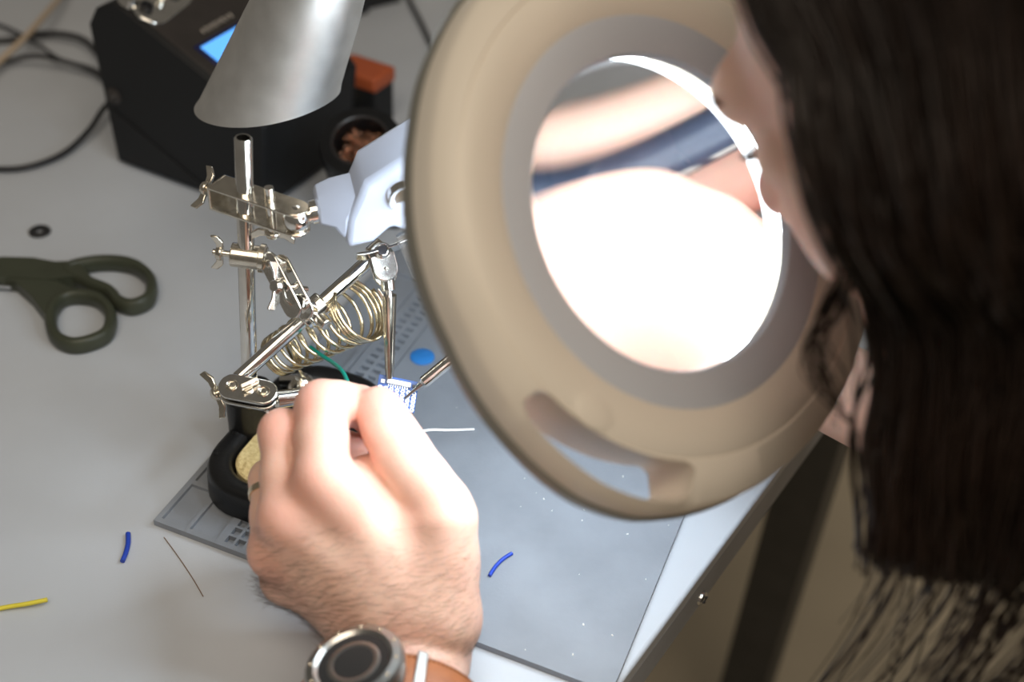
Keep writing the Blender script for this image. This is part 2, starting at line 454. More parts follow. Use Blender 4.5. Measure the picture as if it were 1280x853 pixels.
# ================================================================== soldering station
sb, sf = P(145, 205, 0), P(262, 248, 0); ss = nrm(sf-sb); sw = A(-ss[1], ss[0], 0)
stn = thing('soldering_station', sb+ss*.065+sw*.05, 'black soldering station box with sloped front panel and blue display', 'soldering station')
def SP(s, z, wv=0.): return sb+ss*s+sw*wv+Z*z
prf = [(.003, .004), (-.002, .110), (.007, .124), (.024, .1315), (.136, .0785), (.141, .073), (.134, .004)]
WID = .112
MB().prism([SP(s, z, .0025) for s, z in prf], sw*(WID-.005)).build('body', 'black_case', stn, bevel=.002)
MB().prism([SP(s, z, .0) for s, z in prf], sw*.0025).build('side_panel', 'black_case', stn, bevel=.0008)
MB().prism([SP(s, z, WID-.0025) for s, z in prf], sw*.0025).build('side_panel', 'black_case', stn, bevel=.0008)
for s in (.015, .12):
    for q in (.015, WID-.015): MB().cyl(SP(s, 0, q), SP(s, .0045, q), .006, n=16).build('foot', 'black_rubber', stn)
MB().prism([SP(.006, .008, 0), SP(.006, .048, 0), SP(.085, .008, 0)], -sw*.0012).build('lower_plate', 'black_case', stn, bevel=.0004)
q = onplane(143, 120, sb, sw)
scr = MB().lathe([(0, .0022), (.004, .002), (.0062, .0006), (.0062, -.001)], q, -sw, 20).build('side_screw', 'black_panel', stn)
MB().lathe([(.0022, .0024), (.0028, .0032), (.0034, .0024)], q, -sw, 16).build('screw_recess', 'black_panel', scr)
fp = SP(.024, .1315, .0); fsd = nrm(SP(.136, .0785)-SP(.024, .1315)); fn = nrm(np.cross(sw, fsd)); fn = fn if fn[2] > 0 else -fn
def FP(a, b, c=0.): return fp+fsd*a+sw*b+fn*c
MB().box(FP(.062, WID/2, .0006), fsd*.057, sw*(WID/2-.005), fn*.0008).build('front_panel', 'black_panel', stn, bevel=.0006)
def fuv(px, py):
    q = onplane(px, py, fp, fn)-fp; return q @ fsd, q @ sw
# display
d0 = fuv(250, 62); d1 = fuv(268, 76)
uu, vv = d0[0], d0[1]
dw = math.hypot(d1[0]-d0[0], d1[1]-d0[1])
disp = MB().box(FP(uu+.013, vv+.024, .0012), fsd*.0160, sw*.028, fn*.0012).build('display', 'screen_frame', stn, bevel=.0005)
MB().box(FP(uu+.013, vv+.024, .0022), fsd*.0130, sw*.0245, fn*.0004).build('screen', 'screen_blue', disp, smooth=0)
print('display', uu, vv, dw)
# blurred, unreadable row of print above the display, partly covered by the lamp
ta_, tb_ = fuv(250, 43), fuv(290, 20)
mb = MB()
for k in range(8):
    t = (k+.5)/8; q0 = ta_[0]+(tb_[0]-ta_[0])*t; q1 = ta_[1]+(tb_[1]-ta_[1])*t
    hgt = [.0016, .0022, .0020, .0024, .0019, .0023, .0017, .0021][k]
    mb.box(FP(q0, q1, .0017), fsd*hgt, sw*.0007, fn*.0001).box(FP(q0-hgt*.6, q1+.0008, .0017), fsd*.0005, sw*.0010, fn*.0001)
mb.build('printed_marks', 'print_silver', stn, smooth=0)
# metal socket plate with sockets, near the top
c0 = fuv(192, 30); c1 = fuv(238, 8)
pl0 = FP(c0[0], c0[1], .002)
pc = FP(c0[0]-.006, c0[1]+.020, .0)
plate = MB().prism(stadium(FP(c0[0]-.008, c0[1]+.006, 0), FP(c0[0]-.012, c0[1]+.034, 0), .0125, fn, 8), fn*.0035).build('socket_plate', 'chrome', stn, bevel=.0012)
for k in range(3):
    q = FP(c0[0]-.011, c0[1]+.004+k*.014, .0030)
    MB().lathe([(.0045, 0), (.0045, .003), (.0034, .0034), (.0028, .0008), (0, .0008)], q, fn, 20).build('socket', 'black_rubber' if k % 2 == 0 else 'chrome', plate)
c2 = fuv(140, 6)
MB().lathe([(0, .006), (.006, .005), (.008, 0)], FP(c2[0]+.004, c2[1]+.012, .001), fn, 24).build('power_knob', 'chrome', stn)

# ================================================================== tip cleaner (black cup with copper curls)
tc0 = C(450, 176, .80); tax = nrm(cam2w(-.05, .42, .90)); tr = .0285
tcl = thing('tip_cleaner', A(tc0[0], tc0[1]+.02, 0), 'black round tip cleaner cup filled with copper curls', 'tip cleaner')
MB().lathe([(tr*.96, -.045), (tr, -.040), (tr, -.004), (tr*.95, 0), (tr*.66, .001), (tr*.62, -.004), (tr*.60, -.030), (0, -.030), (0, -.045)], tc0, tax, 64).build('cup', 'black_paint', tcl, smooth=50)
MB().lathe([(tr*.63, .0008), (tr*.67, .0018), (tr*.70, .0008)], tc0, tax, 64).build('lip', 'black_panel', tcl)
te1, te2, _ = frame(tax)
mb = MB()
for k in range(150):
    a = random.uniform(0, 6.28); r = math.sqrt(random.random())*tr*.50
    c = tc0+te1*r*math.cos(a)+te2*r*math.sin(a)+tax*(-.010+random.uniform(-.012, .002)*(1))
    ax = nrm(rng.normal(size=3)); e1, e2, _ = frame(ax); q = random.uniform(.0016, .0030)
    pts = [c+q*(math.cos(t)*e1+math.sin(t)*e2)+ax*.0006*t for t in np.linspace(0, 7.5, 13)]
    mb.tube(pts, .00045, 4)
wool = mb.build('copper_wool', 'copper_curl', tcl, smooth=180); wool['kind'] = 'stuff'
tb = A(tc0[0], tc0[1], 0)-tax*0
bk = tc0-tax*.032; bk0 = A(bk[0], bk[1], 0)
MB().prism([bk0+A(.024, -.014, 0), bk0+A(.024, .022, 0), bk0+A(-.024, .022, 0), bk0+A(-.024, -.014, 0)], Z*max(.012, bk[2]-.006)).build('stand_block', 'black_case', tcl, bevel=.002)

# orange box behind it
ob = P(455, 122, .026); oe = nrm(P(483, 112, .026)-P(428, 94, .026)); on = A(-oe[1], oe[0], 0)
if on[1] < 0: on = -on
oc = P(455, 106, .03)
obx = thing('sponge_box', A(oc[0], oc[1], 0), 'small orange box with cream sponge behind the tip cleaner', 'box')
oc[2] = .018
MB().box(oc, oe*.019, on*.013, Z*.018).build('box_base', 'black_case', obx, bevel=.001)
MB().box(oc+Z*.022, oe*.0205, on*.0145, Z*.006).build('lid', 'orange_plastic', obx, bevel=.002)
MB().box(oc-on*.0185-oe*.010+Z*.008, oe*.008, on*.006, Z*.006).build('sponge_pad', 'cream_sponge', obx, bevel=.001)

# ================================================================== cables
def cable(name, pts, r, mat, label, n=60, nn=8):
    o = MB().tube(spline(pts, n), r, nn).build(name, mat, smooth=180)
    return props(place(o), label, 'cable')
cable('power_cable', [P(x, y, z) for x, y, z in [(128, 75, .012), (108, 52, .012), (80, 43, .010), (45, 43, .006), (15, 50, .003), (-25, 52, .003)]], .0028, 'black_rubber', 'thick black cable leaving the back of the soldering station')
cable('thin_cable', [P(x, y, z) for x, y, z in [(128, 92, .008), (110, 84, .008), (75, 74, .012), (48, 56, .012), (20, 40, .008), (-5, 30, .003), (-30, 26, .003)]], .0016, 'black_rubber', 'thin black cable crossing under the beige cable')
cable('sensor_cable', [P(x, y, z) for x, y, z in [(128, 98, .01), (115, 88, .010), (85, 78, .012), (55, 71, .014), (28, 72, .01), (0, 80, .006), (-30, 92, .0035)]], .0021, 'black_rubber', 'black cable arching from the station above the looped cable')
cable('looped_cable', [P(x, y, z) for x, y, z in [(150, 112, .014), (128, 138, .012), (112, 162, .009), (85, 188, .005), (55, 203, .004), (20, 211, .004), (-25, 211, .0035)]], .0022, 'black_rubber', 'black cable curving in a wide loop over the bare bench')
cable('beige_cable', [P(x, y, z) for x, y, z in [(-20, 96, .010), (0, 76, .012), (30, 48, .018), (55, 20, .018), (76, -5, .012), (100, -40, .004)]], .0026, 'beige_rubber', 'straight beige cable lying across the black cables')
cable('rear_cable', [P(x, y, .003) for x, y in [(500, -30), (512, 0), (527, 30), (541, 60), (560, 95)]], .0026, 'black_rubber', 'black cable running towards the rim of the magnifier lamp')
pb = P(470, 12, 0)
pa = thing('power_adapter', pb, 'black plug block lying at the back of the bench', 'adapter')
ax_ = nrm(P(500, 8, 0)-P(440, 22, 0)); ay_ = A(-ax_[1], ax_[0], 0)
MB().box(pb+ax_*.006+ay_*.022+Z*.014, ax_*.024, ay_*.020, Z*.014).build('plug_body', 'black_rubber', pa, bevel=.003)
MB().box(pb-ax_*.022+ay_*.008+Z*.010, ax_*.012, ay_*.014, Z*.010).build('strain_relief', 'black_rubber', pa, bevel=.003)

# ================================================================== washer
wq = P(50, 291, 0)
props(place(MB().lathe([(.0024, .0004), (.0024, .0020), (.0066, .0022), (.0072, .0016), (.0072, .0004)], wq, Z, 32, closed=True).build('rubber_washer', 'black_rubber')), 'small black rubber washer beside the scissors', 'washer')

# ================================================================== scissors
def zz(px, py, z=.006): return P(px, py, z)
sci = thing('scissors', P(120, 385, 0), 'dark olive scissors with two finger loops lying on the bench', 'scissors')
def loop_handle(px_pts, shank, ht=.0105, wdt=.0034, base=.0006):
    """closed band of given height around pixel outline (centre line), plus a shank prism"""
    pts = spline([P(x, y, base) for x, y in px_pts], 72, True); m = len(pts)
    T = np.roll(pts, -1, 0)-np.roll(pts, 1, 0); T /= np.linalg.norm(T, axis=1)[:, None]
    nn_ = np.stack([-T[:, 1], T[:, 0], np.zeros(m)], 1); mb = MB()
    sec = [(-.7, 0), (-1, .25), (-1, .75), (-.55, 1), (.55, 1), (1, .75), (1, .25), (.7, 0)]
    k = len(sec)
    for i in range(m):
        for a, b in sec: mb.v.append(tuple(pts[i]+nn_[i]*a*wdt+Z*b*ht))
    for i in range(m):
        j = (i+1) % m
        for q in range(k): mb.f.append((i*k+q, i*k+(q+1) % k, j*k+(q+1) % k, j*k+q))
    mb.prism([P(x, y, base) for x, y in shank], Z*ht*.92)
    return mb
h1 = loop_handle([(66, 402), (78, 384), (100, 379), (125, 384), (140, 402), (136, 425), (115, 437), (90, 440), (70, 428)],
                 [(8, 363), (40, 362), (75, 366), (100, 378), (80, 386), (68, 404), (60, 408), (42, 384), (22, 366)]).build('handle', 'olive_plastic', sci, bevel=.0008, smooth=60)
h2 = loop_handle([(86, 348), (112, 339), (145, 337), (172, 343), (190, 360), (188, 382), (168, 392), (150, 387), (138, 374), (112, 363)],
                 [(-30, 350), (6, 336), (45, 337), (72, 342), (100, 341), (118, 362), (92, 360), (66, 364), (20, 362), (-30, 362)], base=.0012).build('handle', 'olive_plastic', sci, bevel=.0008, smooth=60)
MB().prism([P(x, y, .004) for x, y in [(10, 352), (14, 362), (-150, 352), (-240, 330), (-150, 333)]], Z*.0025).build('blade', 'steel', sci)
MB().prism([P(x, y, .0015) for x, y in [(10, 345), (14, 358), (-150, 350), (-240, 336), (-150, 330)]], Z*.0024).build('blade', 'steel', sci)
MB().cyl(P(-20, 350, .0005), P(-20, 350, .0095), .005, n=18).build('pivot_screw', 'steel', sci)

# ================================================================== loose wires
def wire(name, pts, r, mat, label, cat='wire', n=30):
    return props(place(MB().tube(spline(pts, n), r, 8).build(name, mat, smooth=60)), label, cat)
wire('yellow_wire', [P(x, y, z) for x, y, z in [(-60, 772, .002), (-20, 765, .0015), (10, 759, .002), (35, 755, .003), (59, 750, .004)]], .00115, 'yellow_insulation', 'offcut of yellow wire lying on the bare bench')
wire('blue_wire', [P(x, y, .0016) for x, y in [(160, 667), (160, 680), (157, 692), (153, 702)]], .0013, 'blue_insulation', 'short curved blue wire offcut on the bare bench')
wire('blue_wire', [P(x, y, MTOP+.0011) for x, y in [(612, 720), (619, 709), (629, 699), (640, 692)]], .0010, 'blue_insulation', 'short blue wire offcut lying on the grey mat')
wire('brown_strand', [P(x, y, .0004) for x, y in [(205, 672), (222, 695), (240, 722), (254, 746)]], .00022, 'strand_brown', 'hair-thin brown strand on the bench below the mat', 'strand')

# crumbs of solder on the mat
mb = MB()
for k in range(45):
    u, v = random.uniform(65, 245), random.uniform(5, 240)
    s = random.choice([.0002, .00025, .0003, .0005]); c = MP(u, v, MTOP+s*.5); e = nrm(rng.normal(size=3)); e1, e2, e3 = frame(e)
    mb.box(c, e1*s, e2*s*random.uniform(.4, 1.2), e3*s*.5)
props(mb.build('solder_crumbs', 'crumb', smooth=0), 'tiny pale crumbs of solder scattered over the grey mat', 'crumbs', kind='stuff')

# ================================================================== helping hand stand
pb_ = P(313, 522, .026)
# pole top: the point of the view ray through its top that is nearest to straight above the foot
best = min(((np.linalg.norm((C(304, 172, d)-pb_)[:2]), d) for d in np.linspace(.5, .62, 121)))
pt_ = C(304, 172, best[1])
hh = thing('helping_hand', MP(43, 74, MTOP), 'chrome helping hand stand with jointed arms and clips on a black base', 'helping hand')
# --- base: rounded rectangle with a raised rim around a well
def rrect(u0, u1, v0, v1, r, n=8):
    pts = []
    for (cu, cv, a0) in ((u1-r, v1-r, 0), (u0+r, v1-r, 90), (u0+r, v0+r, 180), (u1-r, v0+r, 270)):
        for k in range(n+1):
            t = math.radians(a0+90*k/n); pts.append((cu+r*math.cos(t), cv+r*math.sin(t)))
    return pts
rings = [((8, 79, 19, 131, 27), .0042), ((8.5, 78.5, 19.5, 130.5, 27), .018), ((10, 77, 21, 129, 26), .0215), ((12.5, 74.5, 23.5, 126.5, 25), .0225),
         ((17, 70, 28, 122, 22), .0222), ((19.5, 67.5, 30.5, 119.5, 20), .0205), ((21, 66, 32, 118, 19), .0095)]
mb = MB(); m = 36
for (u0, u1, v0, v1, r), z in rings:
    for (x, y) in rrect(u0, u1, v0, v1, r): mb.v.append(tuple(MP(x, y, z)))
for i in range(len(rings)-1):
    for k in range(m): mb.f.append((i*m+k, i*m+(k+1) % m, (i+1)*m+(k+1) % m, (i+1)*m+k))
mb.f.append(tuple(range(m-1, -1, -1))); mb.f.append(tuple((len(rings)-1)*m+k for k in range(m)))
base = mb.build('base', 'black_paint', hh, smooth=50)
# cross ridge in the well and the tall boss that takes the pole
MB().box(MP(43, 84, .0150), mu*.0225, mv*.0022, Z*.006).build('well_divider', 'black_paint', base, bevel=.001)
pu = (pb_-L0) @ mu*1000; pv = (pb_-L0) @ mv*1000
MB().prism(stadium(MP(pu-3, pv-2, .012), MP(pu-1, pv+9, .012), .0085, Z, 8), Z*.030).build('pole_socket', 'black_paint', base, bevel=.0012)
for (x, y) in ((270, 566), (295, 541)):
    MB().lathe([(0, .0012), (.0014, .0010), (.0019, 0)], P(x, y, .0224), Z, 14).build('rivet', 'black_paint', base)
# --- pole
pd = nrm(pt_-pb_); pl = np.linalg.norm(pt_-pb_)
MB().lathe([(0, 0), (.0041, 0), (.0041, pl-.0006), (.0037, pl), (.0031, pl), (.0029, pl-.010), (0, pl-.010)], pb_, pd, 32, hint=(0, 1, 0)).build('pole', 'chrome', hh)
def on_pole(py):
    lo_, hi_ = 0., 1.
    for _ in range(40):
        mid = (lo_+hi_)/2; q = pb_+(pt_-pb_)*mid-CO
        y = 426.5-FPX*(q @ CU)/(q @ CD)
        if y > py: lo_ = mid
        else: hi_ = mid
    return pb_+(pt_-pb_)*lo_
def dep(p): return float((np.asarray(p)-CO) @ CD)
def wing(parent, a, axis, wdir, L=.008, mat='nickel', shaft=.0016, sl=.008, ww=.0030):
    """wing screw: threaded shank, boss and two flat wings"""
    axis = nrm(axis); wdir = nrm(wdir-axis*(axis @ wdir)); o = np.cross(axis, wdir); a = np.asarray(a, float)
    w_ = MB().cyl(a, a+axis*sl, shaft, n=12)
    w_.lathe([(0, 0), (.0036, 0), (.0040, .0012), (.0030, .0034), (0, .0036)], a+axis*sl*.5, axis, 16)
    for s in (-1, 1):
        b = a+axis*sl*.5+wdir*s*.0024
        pts = [b-wdir*s*.001, b+wdir*s*L*.55+axis*.0012-axis*ww*.5, b+wdir*s*L+axis*.003-axis*ww*.1, b+wdir*s*L*.95+axis*(.003+ww), b+wdir*s*L*.4+axis*ww*1.1, b+axis*ww]
        pts = [p-o*.0008 for p in pts]
        w_.prism(pts, o*.0016)
    return w_.build('wing_screw', mat, parent, bevel=.0004)
# --- upper bracket: two plates around pole and ball
pc1 = on_pole(252); z0 = pc1[2]
bA, bB = P(283, 240, z0), P(384, 274, z0); bx_ = nrm(bB-bA); by_ = np.cross(Z, bx_)
sh = (pc1-bA) @ by_; bA = bA+by_*sh; bB = bB+by_*sh
hwid = .0068
br = MB()
for s in (-1, 1):
    zz_ = z0+s*.0056
    pts = [bA+by_*hwid-bx_*.003, bA-by_*hwid-bx_*.003]
    for k in range(9):
        t = -np.pi/2+np.pi*k/8; pts.append(bB-bx_*.005+hwid*(math.cos(t)*bx_+math.sin(t)*by_))
    br.prism([A(p[0], p[1], zz_-.0007) for p in pts], Z*.0014)
br.box(bA-bx_*.0032+Z*0, bx_*.0007, by_*hwid, Z*.0063)
brk = br.build('clamp_bracket', 'nickel', hh, bevel=.0004)
bl_ = bB-bx_*.004
MB().sphere(bl_, .0066, 24).build('ball_joint', 'chrome', hh, smooth=180)
bm_ = bA+bx_*.027
MB().cyl(bm_+Z*.0125, bm_-Z*.012, .0022, n=14).build('clamp_bolt', 'chrome', brk)
MB().lathe([(0, .001), (.0026, .0006), (.0028, 0)], bm_+Z*.0063, Z, 14).build('bolt_washer', 'nickel', brk)
wing(brk, bm_-Z*.007, -Z, bx_+by_*.3, L=.0085, mat='nickel', sl=.009)
wing(brk, bA-bx_*.004, -bx_, Z*.6+by_*.6, L=.0085, sl=.009)
# --- grey magnifier head on the ball
GD = dep(bl_)
gf = [C(x, y, GD-.012) for x, y in [(457, 229), (515, 192), (566, 160), (566, 300), (512, 292), (490, 285), (468, 304), (433, 313), (437, 275), (450, 246)]]
gback = nrm(A(-.30, 1, .10))*.027
gh = MB().prism(gf, gback).build('magnifier_head', 'grey_plastic', hh, bevel=.0026, seg=3)
MB().prism([C(452, 246, GD-.010)+gback*.05, C(438, 275, GD-.010), C(433, 305, GD-.010), C(418, 287, GD-.006), C(399, 283, GD-.004), C(396, 262, GD-.004), C(417, 252, GD-.006)], gback*.72).build('head_neck', 'grey_plastic', gh, bevel=.0018, seg=2)
MB().lathe([(0, .0004), (.0050, .0004), (.0075, .0022), (.0082, .0016), (.0082, -.002)], C(507, 247, GD-.0128), -nrm(gback), 32).build('led_reflector', 'chrome', gh)
MB().tube([bl_, C(399, 264, GD+.002), C(412, 264, GD+.002)], .0042, 16).build('ball_stem', 'chrome', gh)
MB().lathe([(.0042, 0), (.0058, .0004), (.0058, .0034), (.0042, .0038)], C(388, 266, GD+.001), C(412, 264, GD+.002)-bl_, 18).build('stem_nut', 'chrome', gh)
# clear lens plate hanging from the head
MB().prism([C(512, 288, GD-.004), C(495, 297, GD-.004), C(517, 352, GD-.004), C(570, 360, GD-.004), C(570, 288, GD-.004)], gback*.08).build('clear_lens', 'clear_plastic', gh, bevel=.0004)

# --- second joint on the pole
pc2 = on_pole(320); D2 = dep(pc2)
j1_, j2_ = C(289, 318, D2-.002), C(334, 324, D2-.001)
MB().cyl(j1_, j2_, .0060, n=24).build('pole_collar', 'nickel', hh, bevel=.0008)
MB().lathe([(.006, 0), (.0072, .0006), (.0072, .0028), (.006, .0034)], j2_-nrm(j2_-j1_)*.004, j2_-j1_, 24).build('collar_ring', 'nickel', hh)
wing(hh, j1_+nrm(j2_-j1_)*.001, j1_-j2_, A(0, 0, 1), L=.0075, sl=.010)
hA, hB = C(345, 331, D2-.004), C(373, 386, D2-.006)
MB().cyl(j2_, hA+nrm(hA-j2_)*.004, .0042, .0036, 16).build('swivel_stub', 'nickel', hh)
hn = nrm(cam2w(-.62, .05, .78))
for s, nm in ((.0032, 'hinge_plate'), (-.0046, 'hinge_plate')):
    MB().prism(stadium(hA+hn*s, hB+hn*s, .0055, hn, 8), hn*.0014).build(nm, 'chrome', hh, bevel=.0005)
hm = hA+(hB-hA)*.52
wing(hh, hm+hn*.002, hn, (hB-hA)*.8+cam2w(-.01, -.002, 0), L=.0095, mat='chrome', sl=.007, ww=.0036)
MB().cyl(hm-hn*.012, hm+hn*.004, .0017, n=12).build('hinge_bolt', 'chrome', hh)
for q in (hA, ): MB().lathe([(0, .0014), (.0016, .001), (.0022, 0)], q+hn*.0046, hn, 12).build('rivet', 'nickel', hh)
# --- cross rod
rA, rB = C(297, 474, .588), C(470, 318, .605); rx = nrm(rB-rA)
MB().cyl(rA, rB, .00365, n=28).build('cross_rod', 'chrome', hh, bevel=.0004)
rm_ = rA+(rB-rA)*.535
MB().cyl(rm_-rx*.0075, rm_+rx*.0075, .0062, n=24).build('rod_collar', 'chrome', hh, bevel=.001)
MB().cyl(rm_-rx*.0048-0*rx, rm_-rx*.0030, .0070, n=24).build('collar_ring', 'chrome', hh, bevel=.0005)
hq = C(372, 384, D2-.006)
MB().cyl(hB-nrm(hB-hA)*.003, rm_+nrm(rm_-hB)*.001, .0046, .0052, 18).build('swivel_stub', 'chrome', hh, bevel=.0005)
ps = nrm(cam2w(.75, -.55, .35)); ps = nrm(ps-rx*(ps @ rx))
MB().cyl(rm_, rm_+ps*.0115, .0034, n=16).build('set_screw', 'nickel', hh, bevel=.0006)
# --- upper clip assembly
UD = dep(rB)-.003
uA = C(470, 316, UD)
MB().cyl(uA-rx*.003, uA+rx*.0055, .0052, n=20).build('rod_collar', 'nickel', hh, bevel=.0008)
un = nrm(cam2w(.15, .35, .92)); u1_, u2_ = C(477, 322, UD-.004), C(482, 340, UD-.003)
for s in (-.0040, .0026):
    MB().prism(stadium(u1_+un*s, u2_+un*s, .0062, un, 8), un*.0014).build('hinge_plate', 'chrome', hh, bevel=.0005)
MB().sphere(u2_+un*.0042, .0012, 10).build('rivet', 'chrome', hh, smooth=180)
wing(hh, u1_+un*.002, un, cam2w(.9, .42, .1), L=.0115, mat='chrome', sl=.007, ww=.0052)
c1_, c2_ = C(484, 346, UD-.001), C(486, 364, UD)
cx_ = nrm(c2_-c1_)
MB().cyl(c1_, c2_, .0036, n=20).build('clip_socket', 'chrome', hh, bevel=.0006)
def clip(root, a, b, opn, w0=.0036, w1=.0020, mat='chrome', name='jaw'):
    """alligator clip: two half-round tapered jaws meeting at b, with little lever plates"""
    a, b = np.asarray(a, float), np.asarray(b, float); ax = nrm(b-a); opn = nrm(opn-ax*(ax @ opn)); sd = np.cross(ax, opn); Lc = np.linalg.norm(b-a)
    for s in (1, -1):
        mb = MB(); ts = np.linspace(0, 1, 13); k = 9
        for t in ts:
            wd = w0+(w1-w0)*t; gap = (.0005+.0011*math.sin(math.pi*min(1, t*1.05)))*s
            if t > .93: wd *= .9
            for q in range(k):
                ph = math.pi*q/(k-1)
                for rad in (1.0,): mb.v.append(tuple(a+ax*Lc*t+sd*wd*math.cos(ph)+opn*s*(wd*1.05*math.sin(ph))+opn*gap))
        for i in range(12):
            for q in range(k-1): mb.f.append((i*k+q, i*k+q+1, (i+1)*k+q+1, (i+1)*k+q))
            mb.f.append((i*k+k-1, i*k, (i+1)*k, (i+1)*k+k-1))
        mb.f.append(tuple(range(k))); mb.f.append(tuple(12*k+q for q in range(k)))
        for q in range(7):           # teeth
            p = a+ax*Lc*(.78+.03*q)+opn*s*.0006
            mb.box(p, ax*.0004, sd*w1*.9, opn*.0006)
        jw = mb.build(name, mat, root, smooth=60)
        if s == 1:
            MB().lathe([(.0006, 0), (.0013, .0004), (.0013, -.001)], a+ax*Lc*.12+opn*(w0*1.05), opn, 12).build('rivet', 'chip_black', jw)
            MB().lathe([(0, .0003), (.0012, .0002), (.0012, -.001)], a+ax*Lc*.24+opn*(w0*1.0), opn, 12).build('clip_hole', 'chip_black', jw)
    MB().prism([a+sd*.002+ax*.001, a+sd*.0052-ax*.0035, a+sd*.006-ax*.0025, a+sd*.0025+ax*.004], opn*.0012).build('clip_lever', mat, root, bevel=.0002)
PD_ = .618                                   # distance of the circuit board
clip(hh, c2_+cx_*.002, C(487, 472, PD_-.003), -CD, mat='nickel')
MB().cyl(c2_-cx_*.001, c2_+cx_*.0055, .0018, n=12).build('clip_stem', 'chrome', hh)
# --- lower plate clamp and clip
ln_ = nrm(cam2w(.12, .50, .86)); l1_, l2_ = C(291, 487, .582), C(330, 494.5, .581)
for s in (.0016, -.0040):
    MB().prism(stadium(l1_+ln_*s, l2_+ln_*s, .0068, ln_, 12), ln_*.0022).build('clamp_plate', 'chrome', hh, bevel=.0007)
for q in (l1_, l2_):
    MB().lathe([(0, .0010), (.0013, .0008), (.0019, -.0002), (.0028, .0006), (.0034, -.0001)], q+ln_*.0038, ln_, 18).build('rivet', 'nickel', hh)
lm_ = (l1_+l2_)/2
MB().cyl(lm_-ln_*.010, lm_+ln_*.0055, .0024, n=14).build('clamp_bolt', 'nickel', hh)
MB().box(lm_+ln_*.0060+cam2w(.001, .0015, 0), nrm(cam2w(.9, .45, -.4))*.0046, nrm(cam2w(-.4, .9, -.2))*.0013, ln_*.0012).build('bolt_head', 'nickel', hh, bevel=.0005)
wing(hh, lm_-ln_*.004, -ln_, cam2w(-.75, .6, .2), L=.010, mat='nickel', sl=.010)
wing(hh, l1_+cam2w(-.004, 0, -.002), cam2w(-.8, -.35, -.3), cam2w(-.1, .9, .1), L=.010, mat='nickel', sl=.008)
q1, q2 = C(344, 500, .584), C(374, 496, .590)
MB().cyl(q1, q2, .0044, n=18).build('clip_socket', 'chrome', hh, bevel=.0006)
clip(hh, q2, C(438, 500, .606), cam2w(0, .8, .6), w0=.0036, w1=.0016)
# --- coil holder for the iron
cA, cB = C(347, 445, .640), C(452, 386, .606); ca = nrm(cB-cA); ce1, ce2, _ = frame(ca); Lc = np.linalg.norm(cB-cA)
pts = []
TURN = 13; NP = TURN*26
for i in range(NP+1):
    t = i/NP
    s = .5-.5*math.cos(math.pi*t); adv = .25*t+.75*(s if True else t)     # turns lie close at both ends
    adv = np.interp(t, [0, .2, .3, .7, .78, 1], [0, .07, .17, .80, .90, 1.0])
    r = np.interp(t, [0, .25, .8, 1], [.0108, .0112, .0158, .0172]); ph = 2*np.pi*TURN*t
    pts.append(cA+ca*Lc*adv+r*(math.cos(ph)*ce1+math.sin(ph)*ce2))
tail0 = pts[0]; foot = P(378, 484, .0222)
pts = list(spline([foot, foot+Z*.010, (foot+tail0)/2+Z*.004, tail0], 16)[:-1])+pts
MB().tube(pts, .00105, 7).build('coil_holder', 'brass_wire', hh, smooth=180)
MB().lathe([(.0085, 0), (.0085, .004), (.006, .008), (.0036, .010), (0, .0102)], P(378, 488, .0215), Z, 24).build('coil_mount', 'nickel', hh)
MB().tube([P(352, 476, .026), P(385, 476, .029)], .0038, 14).build('mount_rod', 'chrome', hh)
# --- sponge in the well
mb = MB(); rs = [((22, 65, 33, 80, 17), .0098), ((22, 65, 33, 80, 17), .0185), ((23, 64, 34, 79, 16.5), .0195)]
for (u0, u1, v0, v1, r), z in rs:
    for (x, y) in rrect(u0, u1, v0, v1, r): mb.v.append(tuple(MP(x, y, z)))
for i in range(2):
    for k in range(m): mb.f.append((i*m+k, i*m+(k+1) % m, (i+1)*m+(k+1) % m, (i+1)*m+k))
mb.f.append(tuple(range(m-1, -1, -1))); mb.f.append(tuple(2*m+k for k in range(m)))
props(place(mb.build('cleaning_sponge', 'sponge', smooth=40)), 'yellow cleaning sponge sitting in the well of the black base', 'sponge')

# ================================================================== circuit board held by the clip
p00, p10, p01 = C(474, 468, PD_), C(523.5, 478, PD_+.001), C(468, 507, PD_-.003)
bxv, byv = p10-p00, p01-p00; bN = nrm(np.cross(byv, bxv)); bN = bN if bN @ (CO-p00) > 0 else -bN
pcb = thing('circuit_board', p00+bxv*.5+byv, 'small blue circuit board gripped in the hanging clip', 'circuit board')
def BP(a, b, c=0.): return p00+bxv*a+byv*b+bN*c
MB().prism([BP(0, 0, -.0008), BP(1, 0, -.0008), BP(1, 1, -.0008), BP(0, 1, -.0008)], bN*.0016).build('board', 'pcb_blue', pcb, bevel=.0002)
ux, uy = nrm(bxv), nrm(byv); bw, bh = np.linalg.norm(bxv), np.linalg.norm(byv)
MB().box(BP(.52, .17, .0016), ux*bw*.30, uy*bh*.075, bN*.0016).build('white_connector', 'white_plastic', pcb, bevel=.0003)
MB().box(BP(.12, .20, .0012), ux*bw*.05, uy*bh*.06, bN*.0008).build('white_chip', 'white_plastic', pcb, bevel=.0002)
MB().box(BP(.90, .17, .0012), ux*bw*.045, uy*bh*.05, bN*.0006).build('chip', 'chip_black', pcb, bevel=.0002)
mb = MB()
for i in range(7):
    for j in range(5):
        mb.lathe([(.0005, .0001), (.0011, .0001), (.0011, -.0002)], BP(.07+i*.143, .40+j*.13, .0010), bN, 10)
pads = mb.build('solder_pads', 'pad_tin', pcb); pads['kind'] = 'stuff'
mb = MB()
for i in range(9): mb.box(BP(.27+i*.058, .285, .0010), ux*.00022, uy*.0007, bN*.0002)
pins = mb.build('connector_pins', 'pad_tin', pcb, smooth=0); pins['kind'] = 'stuff'

